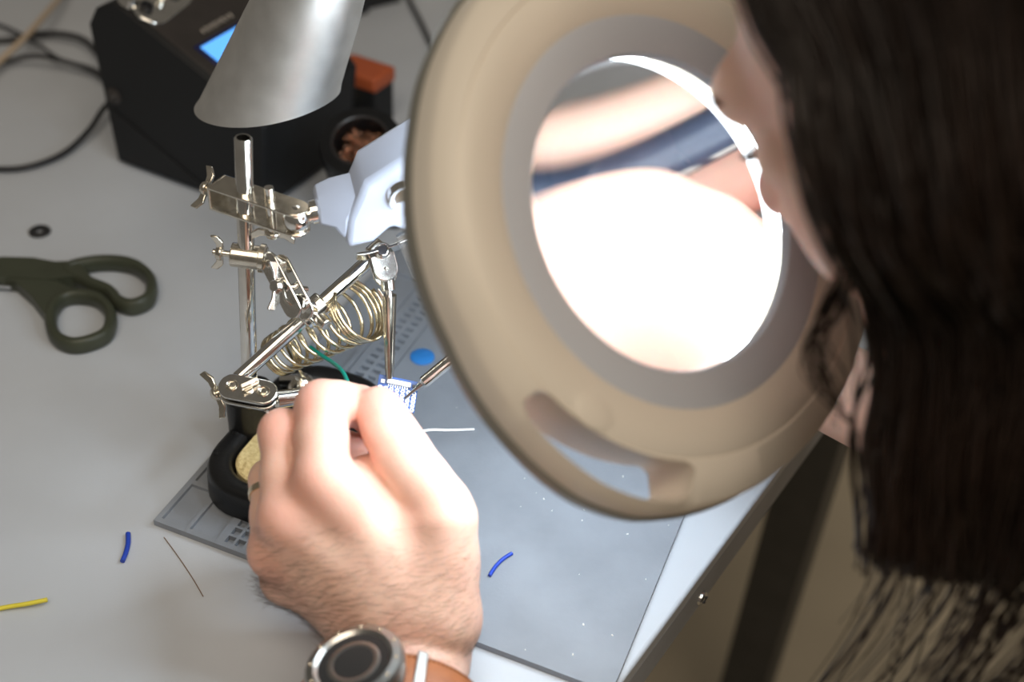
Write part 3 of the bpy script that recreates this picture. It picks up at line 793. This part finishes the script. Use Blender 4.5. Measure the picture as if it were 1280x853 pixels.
# ================================================================== wires held in the hand
wire('green_wire', [C(x, y, d) for x, y, d in [(388, 434, .620), (400, 443, .616), (415, 453, .608), (426, 462, .596), (433, 474, .588), (438, 492, .578)]], .00105, 'green_insulation', 'short green wire rising behind the fingers of the hand')
wire('solder_wire', [C(x, y, d) for x, y, d in [(466, 530, .552), (486, 546, .546), (507, 545, .550), (535, 538, .566), (560, 538, .580), (592, 537, .596)]], .0006, 'solder', 'thin bright solder wire pinched between thumb and finger')

# ================================================================== soldering iron
IT = C(505, 499, .6135); IH = C(835, 224, .606); ix = nrm(IH-IT); ILEN = .215
iron = thing('soldering_iron', IT, 'slim soldering iron with silver tip touching the blue circuit board', 'soldering iron')
MB().lathe([(0, 0), (.0005, .0005), (.0011, .008), (.0019, .0105), (.0022, .0125)], IT, ix, 24).build('tip', 'steel', iron)
MB().lathe([(.0022, .0120), (.0033, .0135), (.0033, .046), (.0036, .047), (.0036, .060), (.005, .064), (0, .064)], IT, ix, 24).build('barrel', 'chrome', iron)
MB().lathe([(0, .062), (.0072, .062), (.0074, .068), (.0062, .078), (.0060, .150), (.0066, .200), (.0055, .214), (0, .215)], IT, ix, 28).build('handle', 'iron_handle', iron, smooth=50)
dn_ = -CU-CD*.5; dn_ = nrm(dn_-ix*(dn_ @ ix)); ds_ = np.cross(ix, dn_)
for k in range(9):
    MB().box(IT+ix*(.135+.0075*k)+dn_*.0062, ix*.0028, ds_*.0006, dn_*.0004).build('grip_mark', 'print_silver', iron, smooth=0)

# ================================================================== person: signed-distance body, one continuous surface
class Cone:
    def __init__(s, a, b, r1, r2): s.a, s.b, s.r1, s.r2 = np.asarray(a, float), np.asarray(b, float), r1, r2
    def d(s, p):
        ba = s.b-s.a; t = np.clip(((p-s.a) @ ba)/max(ba @ ba, 1e-12), 0, 1)
        return np.linalg.norm(p-s.a-t[:, None]*ba, axis=1)-(s.r1+(s.r2-s.r1)*t)
    def bound(s):
        c = (s.a+s.b)/2; return c, np.linalg.norm(s.b-s.a)/2+max(s.r1, s.r2)
class Ell:
    def __init__(s, c, R, rad): s.c, s.R, s.rad = np.asarray(c, float), np.asarray(R, float), np.asarray(rad, float)
    def d(s, p):
        q = (p-s.c) @ s.R.T; k0 = np.linalg.norm(q/s.rad, axis=1); k1 = np.linalg.norm(q/s.rad**2, axis=1)
        return k0*(k0-1)/np.maximum(k1, 1e-9)
    def bound(s): return s.c, float(max(s.rad))
def smin(a, b, k):
    h = np.clip(.5+.5*(b-a)/k, 0, 1); return b+(a-b)*h-k*h*(1-h)
class Group:
    """prims blended with k"""
    def __init__(s, prims, k): s.p, s.k = prims, k
    def d(s, p, far=None):
        o = None
        for q in s.p:
            v = q.d(p); o = v if o is None else smin(o, v, s.k)
        return o
    def bound(s):
        cs = [q.bound() for q in s.p]; c = np.mean([x[0] for x in cs], 0)
        return c, max(np.linalg.norm(x[0]-c)+x[1] for x in cs)

def surface_nets(groups, final_k, vox, cut=()):
    """groups: list of callables-with-bound; union with small k; returns verts, quads"""
    BS = 14; bsz = BS*vox
    bds = [g.bound() for g in groups]
    cand = set()
    for g in groups:
        for q in (g.p if isinstance(g, Group) else g.parts()):
            c, r = q.bound()
            if isinstance(q, Cone):
                Lq = np.linalg.norm(q.b-q.a); ns = max(2, int(Lq/(bsz*.5))+1)
                cs = [(q.a+(q.b-q.a)*t, max(q.r1, q.r2)) for t in np.linspace(0, 1, ns)]
            else: cs = [(c, r)]
            for cc, rr_ in cs:
                lo_ = np.floor((cc-rr_-.012)/bsz).astype(int); hi_ = np.floor((cc+rr_+.012)/bsz).astype(int)
                for i in range(lo_[0], hi_[0]+1):
                    for j in range(lo_[1], hi_[1]+1):
                        for k in range(lo_[2], hi_[2]+1): cand.add((i, j, k))
    cand = np.array(sorted(cand))
    def ev(p, act):
        o = None
        for g in act:
            v = g.d(p); o = v if o is None else smin(o, v, final_k)
        for c in cut: o = np.maximum(o, c(p))
        return o
    half = bsz*.5*math.sqrt(3)
    cen = (cand+.5)*bsz
    dd = ev(cen, groups)
    cand = cand[np.abs(dd) < half*1.35+.004]
    g1 = np.arange(BS+1); gx, gy, gz = np.meshgrid(g1, g1, g1, indexing='ij')
    offs = np.stack([gx.ravel(), gy.ravel(), gz.ravel()], 1)
    OFF = 1 << 20
    def key(ijk): ijk = ijk+(1 << 19); return (ijk[:, 0] << 42)+(ijk[:, 1] << 21)+ijk[:, 2]
    VK, VP, EQ = [], [], []
    n1 = BS+1
    for b in cand:
        base_ = b*BS; p = (base_+offs)*vox
        c0_ = (b+.5)*bsz
        act = [g for g, (c, r) in zip(groups, bds) if np.linalg.norm(c-c0_)-r < half+.03]
        if not act: continue
        f = ev(p, act).reshape(n1, n1, n1); s = f < 0
        if s.all() or not s.any(): continue
        cell = np.zeros((BS, BS, BS, 3)); cnt = np.zeros((BS, BS, BS))
        for ax in range(3):
            for u in (0, 1):
                for v in (0, 1):
                    sl0 = [None]*3; sl1 = [None]*3; o2 = [x for x in range(3) if x != ax]
                    sl0[ax] = slice(0, BS); sl1[ax] = slice(1, BS+1)
                    for o_, w_ in zip(o2, (u, v)): sl0[o_] = sl1[o_] = slice(w_, BS+w_)
                    fa, fb = f[tuple(sl0)], f[tuple(sl1)]; cr = (fa < 0) != (fb < 0)
                    t = np.where(cr, fa/np.where(cr, fa-fb, 1), 0)
                    pos = np.zeros((BS, BS, BS, 3)); pos[..., ax] = t; pos[..., o2[0]] = u; pos[..., o2[1]] = v
                    cell += pos*cr[..., None]; cnt += cr
        m_ = cnt > 0; ii = np.argwhere(m_)
        VK.append(key(base_+ii)); VP.append((base_+ii+cell[m_]/cnt[m_][:, None])*vox)
        for ax in range(3):
            sl0 = [slice(0, BS)]*3; sl1 = [slice(0, BS)]*3; sl1[ax] = slice(1, BS+1)
            a_, b_2 = s[tuple(sl0)], s[tuple(sl1)]; e = np.argwhere(a_ != b_2)
            if len(e):
                g = base_+e; o2 = [x for x in range(3) if x != ax]
                d1 = np.zeros(3, int); d1[o2[0]] = 1; d2 = np.zeros(3, int); d2[o2[1]] = 1
                q = np.stack([key(g), key(g-d1), key(g-d1-d2), key(g-d2)], 1)
                fl_ = a_[tuple(e.T)] ^ (ax == 1)
                q[~fl_] = q[~fl_][:, ::-1]
                EQ.append(q)
    VK = np.concatenate(VK); VP = np.concatenate(VP); EQ = np.concatenate(EQ)
    o_ = np.argsort(VK); VK, VP = VK[o_], VP[o_]
    ix_ = np.searchsorted(VK, EQ); ix_ = np.clip(ix_, 0, len(VK)-1)
    ok = (VK[ix_] == EQ).all(1)
    return VP, ix_[ok]
def mesh_np(name, V, F, mat, parent=None, smooth=True):
    off = root_off(parent)
    me = bpy.data.meshes.new(name); V = V-off
    me.vertices.add(len(V)); me.vertices.foreach_set('co', V.astype(np.float32).ravel())
    k = F.shape[1]
    me.loops.add(F.size); me.loops.foreach_set('vertex_index', F.astype(np.int32).ravel())
    me.polygons.add(len(F)); me.polygons.foreach_set('loop_start', (np.arange(len(F))*k).astype(np.int32))
    me.update(calc_edges=True); me.validate(); me.materials.append(MAT[mat])
    if smooth: me.shade_smooth()
    o = bpy.data.objects.new(name, me); COL.objects.link(o)
    if parent is not None: o.parent = parent
    return o
class Hand:
    """palm with each finger smoothly joined to it, but the fingers kept apart from one another"""
    def __init__(s, palm, fingers, thumb): s.palm, s.fs = palm, [(f, .007) for f in fingers]+[(thumb, .004)]
    def d(s, p):
        pd_ = s.palm.d(p); o = None
        for f, k in s.fs:
            v = smin(pd_, f.d(p), k); o = v if o is None else smin(o, v, .0016)
        return o
    def parts(s): return s.palm.p+[q for f, k in s.fs for q in f.p]
    def bound(s):
        cs = [q.bound() for q in s.parts()]; c = np.mean([x[0] for x in cs], 0)
        return c, max(np.linalg.norm(x[0]-c)+x[1] for x in cs)
def chain(pts, k=.004, extra=()):
    """pts: (px,py,depth,radius mm)"""
    W = [(C(x, y, d*KH), r*.001*KH) for x, y, d, r in pts]
    return Group([Cone(W[i][0], W[i+1][0], W[i][1], W[i+1][1]) for i in range(len(W)-1)]+list(extra), k)
def cone(a, b): return Cone(C(a[0], a[1], a[2]*KH), C(b[0], b[1], b[2]*KH), a[3]*.001*KH, b[3]*.001*KH)
KH = .955

# ---- left hand (thumb to the right, back of the hand towards the viewer)
hand_k = .009
wr = (497, 812, .562)
palm_l = Group([
    cone((474, 815, .562, 19.5), (524, 812, .562, 21)),
    cone((548, 775, .555, 17.5), (420, 618, .542, 12.5)),         # index metacarpal
    cone((510, 775, .552, 17), (375, 655, .546, 12.5)),           # middle
    cone((480, 782, .555, 16), (360, 688, .556, 11.5)),           # ring
    cone((462, 790, .560, 14), (368, 722, .568, 10.2)),           # little
    cone((552, 772, .553, 16), (556, 650, .547, 14.0)),           # thumb metacarpal
    cone((550, 700, .556, 15), (455, 640, .556, 12)),             # web
    cone((480, 740, .575, 20), (420, 690, .575, 14)),             # palm side
    cone((401, 598, .5385, 11.5), (420, 618, .542, 12.5)),        # knuckles
    cone((356, 646, .543, 11.3), (375, 655, .546, 12.5)),
    cone((342, 690, .555, 10.6), (358, 690, .556, 11.5)),
    cone((356, 724, .569, 9.6), (368, 722, .569, 10.2)),
    cone((455, 640, .556, 13), (460, 598, .562, 10.5)), cone((525, 655, .556, 13), (490, 606, .565, 10)),   # web between thumb and index
], hand_k)
fing_l = [
    chain([(404, 600, .5400, 11.5), (402, 550, .548, 11.6), (403, 509, .557, 12.0), (425, 506, .566, 10.4), (450, 508, .575, 9.2), (462, 522, .584, 7.8), (466, 534, .589, 6.4)], .005),
    chain([(357, 646, .5445, 11.0), (355, 595, .553, 10.2), (353, 541, .561, 10.5), (380, 546, .573, 9.4), (405, 556, .583, 9.0), (430, 560, .589, 8.0), (444, 560, .592, 6.8)], .005),
    chain([(343, 690, .5560, 10.4), (340, 645, .568, 9.6), (338, 600, .579, 9.6), (362, 604, .590, 8.8), (385, 612, .599, 8.4), (410, 606, .603, 7.6), (425, 600, .605, 6.4)], .005),
    chain([(356, 724, .5695, 9.6), (347, 690, .582, 8.8), (346, 655, .593, 8.6), (365, 655, .603, 7.8), (382, 652, .610, 7.4), (402, 645, .611, 6.6), (414, 640, .611, 5.6)], .005),
]
thumb_l = chain([(556, 650, .547, 14), (551, 632, .548, 12.8), (528, 600, .549, 12.0), (503, 566, .551, 12.2), (486, 538, .556, 11.4), (475, 515, .562, 9.8), (471, 508, .564, 8.8)], .006)
EL = A(-.045, .070, .052)                                  # left elbow
w1_, w2_ = C(474, 815, .562*KH), C(524, 812, .562*KH)
fore_l = [Cone(w1_, EL+A(-.008, 0, 0), .0190, .040), Cone(w2_, EL+A(.012, 0, 0), .0205, .040)]

# ---- right hand, pen grip round the iron under the magnifier lens
KH = 1.0
palm_r = Group([
    cone((962, 440, .604, 19), (985, 465, .626, 19)),
    cone((955, 420, .612, 17), (905, 240, .641, 11.5)),
    cone((960, 430, .620, 17), (905, 272, .648, 11.5)),
    cone((962, 440, .626, 16), (908, 310, .650, 11)),
    cone((968, 455, .628, 15), (912, 350, .647, 10)),
    cone((955, 440, .604, 18), (900, 378, .594, 15.5)),
    cone((900, 378, .594, 15.5), (872, 338, .590, 14)),
    cone((925, 380, .612, 16), (880, 350, .612, 15)),
    cone((905, 330, .628, 14), (905, 280, .636, 11)),
], .009)
fing_r = [
    chain([(905, 236, .641, 10.4), (880, 216, .634, 9.4), (852, 212, .627, 8.8), (812, 220, .622, 8.0), (775, 232, .619, 7.6), (735, 248, .617, 7.0), (705, 262, .617, 6.0)], .005),
    chain([(905, 270, .648, 10.5), (862, 260, .640, 9.8), (820, 258, .630, 9.6), (780, 268, .624, 8.8), (750, 276, .621, 8.2), (715, 280, .620, 6.6)], .005),
    chain([(908, 310, .650, 10), (865, 310, .638, 9.6), (830, 318, .626, 9.4), (800, 338, .624, 8.6), (795, 356, .630, 8.2), (815, 366, .637, 6.6)], .005),
    chain([(912, 350, .647, 9.2), (880, 360, .638, 8.6), (850, 372, .630, 8.4), (828, 388, .629, 7.6), (830, 402, .634, 7.2), (846, 406, .640, 5.8)], .005),
]
thumb_r = chain([(872, 338, .590, 14), (858, 322, .588, 12.8), (832, 290, .587, 11.6), (803, 266, .588, 11.4), (768, 266, .591, 11.2), (730, 268, .595, 10.4), (712, 270, .598, 9)], .006)
ER = A(.385, .440, .0)
fore_r = [Cone(C(962, 440, .604), ER+A(0, -.012, .0), .0195, .038), Cone(C(985, 465, .626), ER+A(0, .012, 0), .0195, .038)]

# ---- head
HS = .92
hf = nrm(A(-.62, -.06, -.78)); hu = A(-.51, .805, .29); hu = nrm(hu-hf*(hu @ hf)); hl = np.cross(hu, hf)
HF, HU, HL = cam2w(*hf), cam2w(*hu), cam2w(*hl)
NT = C(961, 246, .478)                                     # tip of the nose
HO = NT+(-HF*.124+HU*.030)*HS
def HP(f, u, l): return HO+(HF*f+HU*u+HL*l)*HS
HR = np.array([HF, HU, HL])
head_p = [Ell(HP(-.012, .038, 0), HR, (.096, .088, .075)), Ell(HP(.036, -.030, 0), HR, (.060, .086, .056)),
          Cone(HP(.074, -.094, -.010), HP(.074, -.094, .010), .020, .020),
          Cone(HP(.0, -.058, .050), HP(.060, -.092, .016), .016, .017), Cone(HP(.0, -.058, -.050), HP(.060, -.092, -.016), .016, .017),
          Cone(HP(.060, -.020, .034), HP(.056, -.032, .038), .021, .020), Cone(HP(.060, -.020, -.034), HP(.056, -.032, -.038), .021, .020),
          Cone(HP(.083, .030, .034), HP(.089, .028, 0), .012, .012), Cone(HP(.083, .030, -.034), HP(.089, .028, 0), .012, .012)]
face_small = [Cone(HP(.092, .014, 0), HP(.1135, -.026, 0), .0075, .0095), Cone(HP(.1135, -.026, 0), HP(.1145, -.030, 0), .0095, .0095),
              Cone(HP(.101, -.034, .009), HP(.104, -.034, .010), .0075, .0075), Cone(HP(.101, -.034, -.009), HP(.104, -.034, -.010), .0075, .0075),
              Cone(HP(.088, -.054, .016), HP(.0965, -.052, 0), .0055, .0068), Cone(HP(.088, -.054, -.016), HP(.0965, -.052, 0), .0055, .0068),
              Cone(HP(.088, -.064, .014), HP(.095, -.065, 0), .006, .0075), Cone(HP(.088, -.064, -.014), HP(.095, -.065, 0), .006, .0075),
              Cone(HP(.074, .004, .022), HP(.071, .004, .040), .0125, .0125), Cone(HP(.074, .004, -.022), HP(.071, .004, -.040), .0125, .0125)]
ears = [Ell(HP(-.008, -.004, s*.076), HR, (.014, .024, .005)) for s in (1, -1)]
for q in head_p+face_small+ears:
    if isinstance(q, Cone): q.r1 *= HS; q.r2 *= HS
    else: q.rad = q.rad*HS
# ---- neck, shoulders, upper arms, trunk
NB = A(.430, .300, .105)
SL, SR = A(.300, .135, .060), A(.520, .470, .050)
trunk = [Cone(HP(-.030, -.070, 0), NB, .046, .052), Cone(NB, SL, .058, .050), Cone(NB, SR, .058, .050),
         Cone(NB+A(.03, -.01, -.05), A(.60, .20, -.33), .105, .115), Cone(NB+A(-.02, -.09, -.06), A(.55, .13, -.33), .085, .10), Cone(NB+A(.07, .08, -.06), A(.65, .27, -.33), .085, .10)]
arm_l = [Cone(SL, EL, .044, .040)]; arm_r = [Cone(SR, ER, .044, .040)]
class Multi:
    def __init__(s, items): s.items = items       # (list of prims, k) blended in turn
    def d(s, p):
        o = None
        for pr, k in s.items:
            for q in pr:
                v = q.d(p); o = v if o is None else smin(o, v, k)
        return o
    def parts(s): return [q for pr, k in s.items for q in pr]
    def bound(s):
        cs = [q.bound() for q in s.parts()]; c = np.mean([x[0] for x in cs], 0)
        return c, max(np.linalg.norm(x[0]-c)+x[1] for x in cs)
inner = [Cone(NB, SL, .040, .036), Cone(NB, SR, .040, .036)]       # under the shirt
groups = [Multi([(head_p, .018), (trunk[:1], .03), (face_small, .006), (ears, .006)]), Multi([(inner, .03)]),
          Multi([(fore_l+palm_l.p[:1], .014), (arm_l, .03)]), Multi([(fore_r+palm_r.p[:1], .014), (arm_r, .03)])]
groups += [Hand(palm_l, fing_l, thumb_l), Hand(palm_r, fing_r, thumb_r)]
V, F = surface_nets(groups, .0018, .0017)
print('body verts', len(V))
person = mesh_np('person', V, F, 'skin')
flush_pts = [(C(401, 598, .5385*.955), .016), (C(354, 645, .541*.955), .014), (C(340, 690, .553*.955), .012), (C(399, 500, .55*.955), .014), (C(353, 535, .555*.955), .012), (C(470, 508, .565*.955), .018), (C(448, 545, .58*.955), .02), (NT, .022), (C(720, 284, .6), .02), (C(905, 290, .63), .03)]
fa_ = np.zeros(len(V))
for c, r in flush_pts: fa_ = np.maximum(fa_, np.exp(-np.sum((V-c)**2, 1)/(r*r)))
at_ = person.data.attributes.new('flush', 'FLOAT', 'POINT')
if len(person.data.vertices) == len(V): at_.data.foreach_set('value', fa_.astype(np.float32))
sm = person.modifiers.new('smooth', 'SMOOTH'); sm.factor = .5; sm.iterations = 3
props(person, 'person with long dark brown hair bent over the bench soldering under the magnifier', 'person')
# ---- shirt over trunk and upper arms
def stretch(prims, g): return [Cone(q.a, q.b, q.r1+g, q.r2+g) for q in prims]
sl_l = Cone(SL, SL+(EL-SL)*.55, .062, .058); sl_r = Cone(SR, SR+(ER-SR)*.55, .062, .058)
V, F = surface_nets([Multi([(stretch([trunk[1], trunk[2]]+trunk[3:], .010), .03), ([sl_l, sl_r], .03)])], .004, .006)
mesh_np('shirt', V, F, 'shirt_cloth', person)
# ---- eyes, brows, lashes
for s in (1, -1):
    ey = MB().sphere(HP(.0785, .004, s*.031), .0098, 16).build('eye', 'eye_white', person, smooth=180)
    MB().sphere(HP(.0860, .004, s*.031), .0035, 12).build('iris', 'eye_iris', ey, smooth=180)
    mb = MB()
    for k in range(26):
        t = k/25; q = HP(.0960-.012*t*t, .027+.006*math.sin(2.4*t), s*(.012+.034*t))
        mb.tube([q, q+HF*.001+HU*.002+HL*s*.006], [.0006, .0001], 4)
    mb.build('eyebrow', 'arm_hair', person, smooth=180)
    mb = MB()
    for k in range(22):
        t = k/21; q = HP(.0865-.004*(2*t-1)**2, .006, s*(.020+.022*t))
        mb.tube([q, q+HF*.005-HU*.001, q+HF*.009+HU*.001], [.0004, .0003, .0001], 4)
    mb.build('eyelashes', 'arm_hair', person, smooth=180)
# ---- head hair: combed back from the forehead, over the ear, hanging down to the chest
NS = 5600
HCen = HP(-.012, .038, 0); rad = np.array([.096, .088, .075])*HS
dirs = rng.normal(size=(NS*5, 3)); dirs /= np.linalg.norm(dirs, axis=1)[:, None]
fc, uc, lc = dirs[:, 0], dirs[:, 1], dirs[:, 2]
keep = (uc > -.55) & (fc < .20+.30*np.clip(uc, 0, 1)) & ~((fc > -.1) & (uc < -.15)) & ~((lc < -.05) & (fc > -.45))
dirs = dirs[keep][:NS]; NS = len(dirs); fc, uc, lc = dirs.T
def worldv(q): return q[:, :1]*HF+q[:, 1:2]*HU+q[:, 2:]*HL
def Cn(px, py, d): return CO+CD*d[:, None]+CX*((px-640)/FPX*d)[:, None]-CU*((py-426.5)/FPX*d)[:, None]
sp_ = np.clip((.50-fc)/1.45+rng.normal(0, .05, NS), 0, 1)
lay = rng.uniform(.001, .016, NS)
root = HCen+worldv(dirs*rad)
jaw = Cn(1088+430*sp_+rng.normal(0, 10, NS), 405+rng.normal(0, 12, NS), .392-.050*sp_-lay*1.8)
endp = Cn(1085+360*sp_+rng.normal(0, 14, NS), 690+rng.normal(0, 10, NS)+25*sp_, .425-.035*sp_-lay*1.5)
wisp = rng.random(NS) < .05
ext = np.where(wisp, rng.uniform(.1, .9, NS), 0.02)
tipx = endp+(-Z)*(.15*ext)[:, None]+(CX*-.02+CU*0)*ext[:, None]+rng.normal(size=(NS, 3))*(.010*ext)[:, None]
far = lc < -.05
def mirror(q): 
    l = (q-HO) @ HL; return q-2*HL*l[:, None]
jaw = np.where(far[:, None], mirror(jaw)+HF*-.02, jaw)
for arr in (endp, tipx): arr[far] = (jaw+A(.02, 0, -.12))[far]
mid = (root+jaw)/2+HL*.028*np.where(far, -1, 1)[:, None]-HF*.006
ctl = np.stack([root+(root-mid)*.05, root, mid, jaw, (jaw+endp)/2+rng.normal(size=(NS, 3))*.003, endp, (endp+tipx)/2+rng.normal(size=(NS, 3))*(.002*ext)[:, None]+CX*(.008*ext)[:, None], tipx, tipx+(tipx-endp)*.1], 1)
paths = []
for i in range(1, 7):
    a_, b_3, c_3, d_3 = ctl[:, i-1], ctl[:, i], ctl[:, i+1], ctl[:, i+2]
    for t in np.arange(5)/5: paths.append(.5*(2*b_3+(c_3-a_)*t+(2*a_-5*b_3+4*c_3-d_3)*t*t+(3*b_3-a_-3*c_3+d_3)*t**3))
paths.append(ctl[:, 7]); 
for it in range(len(paths)):
    p = paths[it]; q = (p-HCen) @ HR.T; sc_ = rad+lay[:, None]
    k0 = np.linalg.norm(q/sc_, axis=1); push = k0 < 1
    p = np.where(push[:, None], HCen+worldv(q/np.maximum(k0, 1e-6)[:, None]), p)
    paths[it] = p
paths = np.stack(paths, 1)
m = paths.shape[1]
T = np.gradient(paths, axis=1); T /= np.linalg.norm(T, axis=2)[..., None]+1e-9
ref = rng.normal(size=(NS, 1, 3)); e1 = np.cross(T, ref); e1 /= np.linalg.norm(e1, axis=2)[..., None]+1e-9; e2 = np.cross(T, e1)
rw = rng.uniform(.0004, .0009, NS)[:, None]*np.interp(np.linspace(0, 1, m), [0, .55, 1], [1, 1, .35])[None]
vv_ = []
for k in range(3):
    a = 2*np.pi*k/3; vv_.append(paths+rw[..., None]*(math.cos(a)*e1+math.sin(a)*e2))
VV = np.stack(vv_, 2).reshape(-1, 3)
bi = (np.arange(NS)[:, None]*m+np.arange(m-1)[None]).ravel()*3
FF = np.concatenate([np.stack([bi+k, bi+(k+1) % 3, bi+3+(k+1) % 3, bi+3+k], 1) for k in range(3)])
hair = mesh_np('hair', VV, FF, 'hair_brown', person)
mb = MB()
for k in range(20):
    j = rng.normal(size=6)
    mb.tube(spline([C(1062+j[0]*8, 330+j[1]*10, .388), C(1035+j[2]*10, 385+j[1]*8, .392), C(1016+j[3]*9, 430+j[4]*10, .396), C(1034+j[5]*12, 476+j[4]*14, .402), C(1052+j[2]*12, 520+j[0]*16, .406)], 20), np.linspace(.0005, .00015, 21), 3)
ws = mb.build('stray_hair', 'hair_brown', person, smooth=180); ws['kind'] = 'stuff'
hair['kind'] = 'stuff'
# dark under-layer so that the scalp does not shine through
cap = Multi([([Ell(HP(-.024, .042, 0), HR, (.085, .0825, .0706)), Cone(HP(-.05, -.03, .0), HP(-.045, -.08, 0), .060, .056)], .02)])
V, F = surface_nets([cap], .004, .005)
mesh_np('hair_under_layer', V, F, 'hair_brown', person)
# ---- fine hair on the left wrist and back of the hand
pv_ = np.empty(len(person.data.vertices)*3); person.data.vertices.foreach_get('co', pv_); pv_ = pv_.reshape(-1, 3)
pn_ = np.empty(len(person.data.vertices)*3); person.data.vertices.foreach_get('normal', pn_); pn_ = pn_.reshape(-1, 3)
rel = pv_-CO; dz = rel @ CD; X_ = 640+FPX*(rel @ CX)/dz; Y_ = 426.5-FPX*(rel @ CU)/dz
sel = np.where((X_ > 325) & (X_ < 600) & (Y_ > 650) & (Y_ < 900) & (dz < .62) & (pn_ @ CD < .35))[0]
wgt = (np.clip((Y_[sel]-640)/170, 0, 1)**1.5+.02)*(1+1.5*np.clip((470-X_[sel])/120, 0, 1))
sel = rng.choice(sel, 3600, p=wgt/wgt.sum(), replace=False)
mb = MB()
for i in sel:
    q, nr_ = pv_[i], pn_[i]; g = nrm(-CX*.9-CU*.15+nr_*.25+rng.normal(size=3)*.22); g = nrm(g-nr_*(g @ nr_)*.75)
    Lh = random.uniform(.003, .008)
    mb.tube([q, q+g*Lh*.5+nr_*.0006, q+g*Lh+nr_*.0002], [.000045, .00004, .00002], 3, caps=False)
ah = mb.build('arm_hair', 'arm_hair', person, smooth=180); ah['kind'] = 'stuff'
# ================================================================== ring on the finger
rp0, rp1 = C(340, 645, .568*.955), C(338, 600, .579*.955); rax = nrm(rp1-rp0); rcn = rp0+(rp1-rp0)*.62
wring = MB().lathe([(.0093, -.0015), (.0102, -.0016), (.0105, 0), (.0102, .0016), (.0093, .0015)], rcn, rax, 48, closed=True).build('finger_ring', 'ring_gold', smooth=60)
props(place(wring), 'thin plain metal ring worn on the left hand', 'ring')

# ================================================================== wrist watch
wd_ = nrm(EL-(w1_+w2_)/2)                            # along the forearm, away from the hand
wc = (w1_+w2_)/2+wd_*.0375
wxx = nrm(w2_-w1_); wxx = nrm(wxx-wd_*(wxx @ wd_)); wn = np.cross(wd_, wxx)
if wn @ (CO-wc) < 0: wn = -wn
ra_, rb_ = .0380, .0280
watch = thing('wrist_watch', wc, 'steel wrist watch on a tan leather strap on the left wrist', 'watch')
def WP(t, r=0., s=0.): return wc+wxx*((ra_+r)*math.cos(t))+wn*((rb_+r)*math.sin(t))+wd_*s
mb = MB(); NW = 72
for k in range(NW):
    t = 2*np.pi*k/NW
    for r, s in ((0., -.010), (.0016, -.0098), (.0026, -.007), (.0028, 0), (.0026, .007), (.0016, .0098), (0., .010)): mb.v.append(tuple(WP(t, r, s)))
for k in range(NW):
    k2 = (k+1) % NW
    for i in range(7): mb.f.append((k*7+i, k2*7+i, k2*7+(i+1) % 7, k*7+(i+1) % 7))
strap = mb.build('strap', 'leather', watch, smooth=60)
mb = MB()
for k in range(40):
    t = math.radians(-20+k*3.1)
    for s in (-.0080, .0080):
        a, b = WP(t, .0026, s), WP(t+math.radians(1.9), .0026, s); mb.tube([a, b], .0004, 5)
st = mb.build('stitching', 'stitch', strap); st['kind'] = 'stuff'
tw = math.radians(101); cc_ = WP(tw, .0015, .004); cn = nrm(wxx*math.cos(tw)/ra_+wn*math.sin(tw)/rb_)
ct = nrm(np.cross(wd_, cn))
MB().lathe([(0, 0), (.0185, 0), (.0195, .001), (.0195, .0045), (.0180, .0055)], cc_, cn, 56).build('case_back', 'watch_steel', watch)
MB().lathe([(.0178, .0052), (.0205, .0058), (.0208, .0085), (.0196, .0105), (.0165, .0112), (.0150, .0098)], cc_, cn, 56).build('bezel', 'watch_steel', watch)
MB().lathe([(0, .0098), (.0152, .0098)], cc_, cn, 48).build('dial', 'watch_dark', watch)
for k in range(12):
    t = 2*np.pi*k/12; e = math.cos(t)*wd_+math.sin(t)*ct
    MB().sphere(cc_+e*.0180+cn*.0108, .0008, 8).build('bezel_stud', 'ring_gold', watch, smooth=180)
MB().lathe([(.0085, .0099), (.0098, .0102), (.0110, .0099)], cc_, cn, 40).build('dial_ring', 'watch_steel', watch)
for s_ in (-1, 1):
    e = WP(tw-s_*math.radians(35), .0020, 0); tn = nrm(WP(tw-s_*math.radians(36), .0020, 0)-WP(tw-s_*math.radians(34), .0020, 0))
    MB().box(e, tn*.0024, wd_*.0106, nrm(np.cross(tn, wd_))*.0022).build('lug', 'watch_steel', watch, bevel=.0006)
kp = WP(math.radians(-6), .0040, 0)
MB().box(kp, wxx*.0016, wn*.0070, wd_*.0115).build('buckle', 'chip_black', watch, bevel=.0008)
